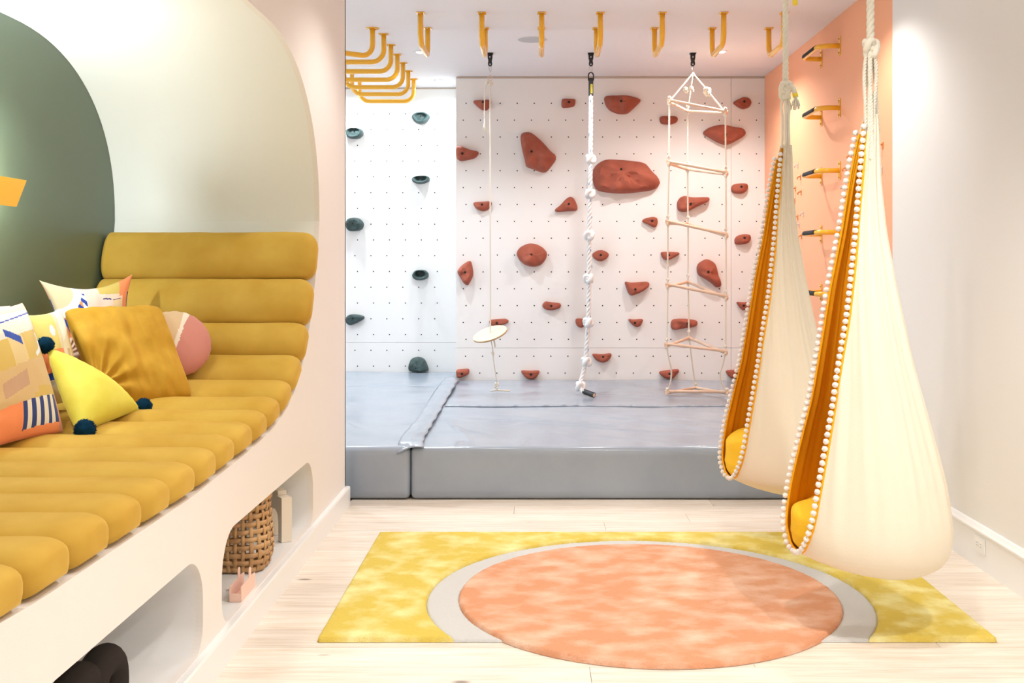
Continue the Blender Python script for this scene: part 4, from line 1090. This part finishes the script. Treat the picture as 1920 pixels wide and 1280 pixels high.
for k in range(n1): F.append((st+20*n1+k, len(V)-1, st+20*n1+(k+1) % n1)); cols.append((rc(.1, 0), 3))
o = obj('round_pillow', V, F, M['print'], None, fix=False)
at_ = o.data.color_attributes.new('print', 'FLOAT_COLOR', 'CORNER'); buf = []
for cc_, k in cols: buf += [*cc_, 1.0]*k
at_.data.foreach_set('color', buf)
tag(o, 'round pillow, dusty pink and tan split by a cream stripe', 'cushion', 'cushions piled in the nook')
# lemon triangular pillow with three navy pompoms
T = [P(86, 652, 3.99), P(262, 767, 4.13), P(146, 812, 3.72)]
nrm = (T[1]-T[0]).cross(T[2]-T[0]).normalized()
if nrm.dot(Vector((0, 0, 2.5))-T[0]) < 0: nrm = -nrm
N = 40; V = []; F = []; id_ = {}
for side in (1, -1):
    for i in range(N+1):
        for j in range(N+1-i):
            a, b = i/N, j/N; cc_ = 1-a-b; edge = min(a, b, cc_) < 1e-9
            if side == -1 and edge: id_[(i, j, -1)] = id_[(i, j, 1)]; continue
            h = (27*a*b*max(0, cc_))**.46; p = T[0]*a+T[1]*b+T[2]*cc_
            sm = max(a, b, cc_); p = p+(sum(T, Vector())/3-p)*.10*(1-sm)*0
            w_ = .006*noise.noise(p*9)*h+.003*math.sin((a-b)*40)*h*(1-h)
            id_[(i, j, side)] = len(V); V.append(p+nrm*side*((.085 if side > 0 else .05)*h+w_))
    for i in range(N):
        for j in range(N-i):
            f = (id_[(i, j, side)], id_[(i+1, j, side)], id_[(i, j+1, side)]); F.append(f)
            if i+j < N-1: F.append((id_[(i+1, j, side)], id_[(i+1, j+1, side)], id_[(i, j+1, side)]))
tp = obj('triangle_pillow', V, F, M['lemon'], None)
tag(tp, 'lemon yellow triangular pillow with navy pompoms on its corners', 'cushion', 'cushions piled in the nook')
def fluffy(c, r, parent):
    V, F = ball(c, r*.93, 30, 20, amp=.18, fr=80); ps = [(V, F)]
    rnd = random.Random(int(c.x*1e4))
    for i in range(420):
        d = Vector((rnd.gauss(0, 1), rnd.gauss(0, 1), rnd.gauss(0, 1))).normalized(); L = r*rnd.uniform(1.0, 1.14)
        s = d.cross(Vector((rnd.random(), rnd.random(), .3))).normalized()*r*.05; t2 = d.cross(s).normalized()*r*.05
        b0 = c+d*r*.85; ps.append(([b0+s, b0-s*.5+t2, b0-s*.5-t2, c+d*L], [(0, 1, 3), (1, 2, 3), (2, 0, 3)]))
    return obj('pompom', *merge(*ps), M['navy'], parent)
fluffy(T[0]+Vector((.0, -.005, .01)), .033, tp); fluffy(P(269, 762, 4.16), .034, tp); fluffy(P(159, 806, 3.72), .038, tp)

# sconce
sc = empty('wall_sconce', (XG, 3.87, 1.62), 'yellow folded-metal wall light on the green nook wall', 'wall light')
out = [(3.62, 1.672), (4.125, 1.672), (4.045, 1.565), (3.70, 1.565)]
V, F = plate2d([out], .003)
obj('shade', [(-1.973-.003+d, a, b) for a, b, d in V], F, M['yellow'], sc, smooth=False, bevel=.001)
obj('back_plate', *box(XG+.0005, XG+.012, 3.80, 3.92, 1.575, 1.66), M['yellow'], sc, smooth=False, bevel=.001)
obj('arm', *box(XG+.012, -1.976, 3.845, 3.875, 1.606, 1.622), M['yellow'], sc, smooth=False)
obj('bracket', *merge(box(-2.02, -1.976, 4.035, 4.05, 1.60, 1.625), tube([(-1.992, 4.05, 1.612), (-1.992, 4.085, 1.612)], .008, 10)), M['steel'], sc, smooth=False)
obj('lamp_tube', *tube([(-2.0, 3.72, 1.61), (-2.0, 3.84, 1.61)], .008, 10), M['emit'], sc)

# ------------------------------------------------------------ things in the cubbies
SZ = CZ0+.001
bx_, by_ = -1.215, 4.36; BR_, BH = .128, .300
bk = empty('woven_basket', (bx_, by_, SZ), 'brown woven bamboo basket with open square mesh in the cubby', 'basket')
def bpt(th, z, off):
    s = z/BH; sq = 2.0+1.6*max(0, 1-s*1.3)
    ct, st_ = math.cos(th), math.sin(th); k = (abs(ct)**sq+abs(st_)**sq)**(-1/sq)
    R_ = (BR_*(.80+.20*min(1, (s*4)**.6 if s > 0 else 0))*(1-.06*s*s))*k+off
    return Vector((bx_+R_*ct, by_+R_*st_, SZ+z))
NS = 26; NH = 10
def strip(pts, ups, w_, th_=.0016):
    V = []; F = []
    for p, u_ in zip(pts, ups): V += [p-u_*w_/2, p+u_*w_/2]
    for i in range(len(pts)-1): F.append((2*i, 2*i+1, 2*i+3, 2*i+2))
    return V, F
for h in range(NH):
    z = .016+h*(BH-.03)/(NH-1); pts = []; ups = []; m_ = NS*4
    for k in range(m_+1):
        th = 2*PI*k/m_; off = .0028*math.cos(NS/2*th+PI*h); pts.append(bpt(th, z+.001*math.sin(3*th+h), off)); ups.append(Vector((0, 0, 1)))
    o = obj('weave_band', *strip(pts, ups, .0185), M['rattan'], bk, fix=False); md = o.modifiers.new('s', 'SOLIDIFY'); md.thickness = .0016
for k in range(NS):
    th = 2*PI*k/NS; pts = [Vector((bx_+(BR_*.5)*math.cos(th), by_+(BR_*.5)*math.sin(th), SZ+.002))]; m_ = 40
    tng = Vector((-math.sin(th), math.cos(th), 0))
    for i in range(m_+1):
        z = .002+(BH-.004)*i/m_; hh = (z-.016)/((BH-.03)/(NH-1)); off = -.0028*math.cos(PI*hh)*(1 if k % 2 == 0 else -1); pts.append(bpt(th, z, off))
    o = obj('stave', *strip(pts, [tng]*len(pts), .0165 if k % 3 else .014), M['rattan'], bk, fix=False); md = o.modifiers.new('s', 'SOLIDIFY'); md.thickness = .0016
obj('bottom', *lathe([(.0, .001), (BR_*.82, .001), (BR_*.82, .004), (0, .004)], (bx_, by_, SZ), 30), M['rattan'], bk, smooth=False)
pts = [bpt(2*PI*k/80, BH-.008, .004) for k in range(81)]
o = obj('rim', *strip(pts, [Vector((0, 0, 1))]*81, .022), M['rattan'], bk, fix=False); md = o.modifiers.new('s', 'SOLIDIFY'); md.thickness = .004

# arch block toy
ab = empty('arch_toy', (-1.16, 4.80, SZ), 'cream wooden arch block standing behind the basket in the cubby', 'toy block')
lx = Vector((-.55, .835, 0)).normalized(); ly = Vector((.835, .55, 0)).normalized(); o0 = Vector((-1.132, 4.725, SZ))
outl = [(0, 0), (.045, 0)] + [(.045+.05-.05*math.cos(PI*i/14), .085+.05*math.sin(PI*i/14)) for i in range(15)] + [(.145, 0), (.19, 0), (.19, .198), (0, .198)]
V, F = plate2d([outl], .048)
obj('arch', [o0+lx*a+ly*d+Vector((0, 0, b)) for a, b, d in V], F, M['cream_block'], ab, smooth=False, bevel=.002)
V, F = plate2d([[(.06, 0), (.13, 0), (.13, .02), (.06, .02)]], .040)
obj('cap', [o0+lx*a+ly*(d+.004)+Vector((0, 0, .1985+b)) for a, b, d in V], F, M['cream_block'], ab, smooth=False, bevel=.002)
# small pink toy
pk = empty('pink_toy', (-1.10, 3.95, SZ), 'small pale pink folded toy with two rounded ears near the cubby front', 'toy')
x0_, x1_ = -1.125, -1.081
obj('base_panel', *box(x0_, x1_, 3.90, 4.09, SZ, SZ+.003), M['pink'], pk, smooth=False)
obj('front_panel', *box(x0_+.0035, x1_-.0035, 3.90, 3.903, SZ+.0032, SZ+.03), M['pink'], pk, smooth=False)
for nm, xx in (('side_panel', x0_), ('side_panel', x1_-.003)):
    ear = [(3.90, 0), (4.09, 0), (4.09, .052), (4.035, .055)] + [(4.02+.013*math.cos(PI*i/8), .078+.013*math.sin(PI*i/8)) for i in range(9)] + [(4.005, .055), (3.90, .052)]
    V, F = plate2d([ear], .003)
    obj(nm, [(xx+d, a, SZ+.0032+b) for a, b, d in V], F, M['pink'], pk, smooth=False)
# charcoal soft toy of two lobes
ft = empty('felt_knot_toy', (-1.15, 2.76, SZ), 'charcoal felt soft shape of two fat rounded loops in the nearer cubby', 'soft toy')
for (cx, cy, top, w_) in ((-1.160, 2.84, .222, .043), (-1.168, 2.70, .226, .042)):
    path = [(cx, cy-.10+.2*i/16, SZ+.045+(top-.09)*math.sin(PI*i/16)**.6) for i in range(17)]
    path = smooth_path([(cx, cy-.07, SZ+w_), (cx, cy-.075, SZ+top*.6), (cx, cy-.045, SZ+top-w_-.01), (cx, cy, SZ+top-w_), (cx, cy+.045, SZ+top-w_-.01), (cx, cy+.075, SZ+top*.6), (cx, cy+.07, SZ+w_)], 2)
    obj('loop', *tube(path, w_, 20), M['dark_felt'], ft)

# outlet on the right baseboard
ot = empty('wall_outlet', (XR-.016, 4.72, .108), 'white double power outlet set sideways in the right baseboard', 'outlet')
V, F = plate2d([rrect(4.6625, 4.7775, .073, .143, .004, 4)], .005)
pl = obj('cover_plate', [(XR-.0165-d, a, b) for a, b, d in V], F, M['plastic'], ot, smooth=False, bevel=.001)
for yy in (4.70, 4.74):
    V, F = plate2d([rrect(yy-.016, yy+.016, .094, .122, .008, 6)], .0015)
    s_ = obj('socket', [(XR-.0216-d, a, b) for a, b, d in V], F, M['plastic'], pl, smooth=False)
obj('slot', *merge(*[box(XR-.0236, XR-.0228, yy-.008, yy-.001, zz-.001, zz+.001) for yy in (4.70, 4.74) for zz in (.102, .114)]), M['hole'], pl, smooth=False)
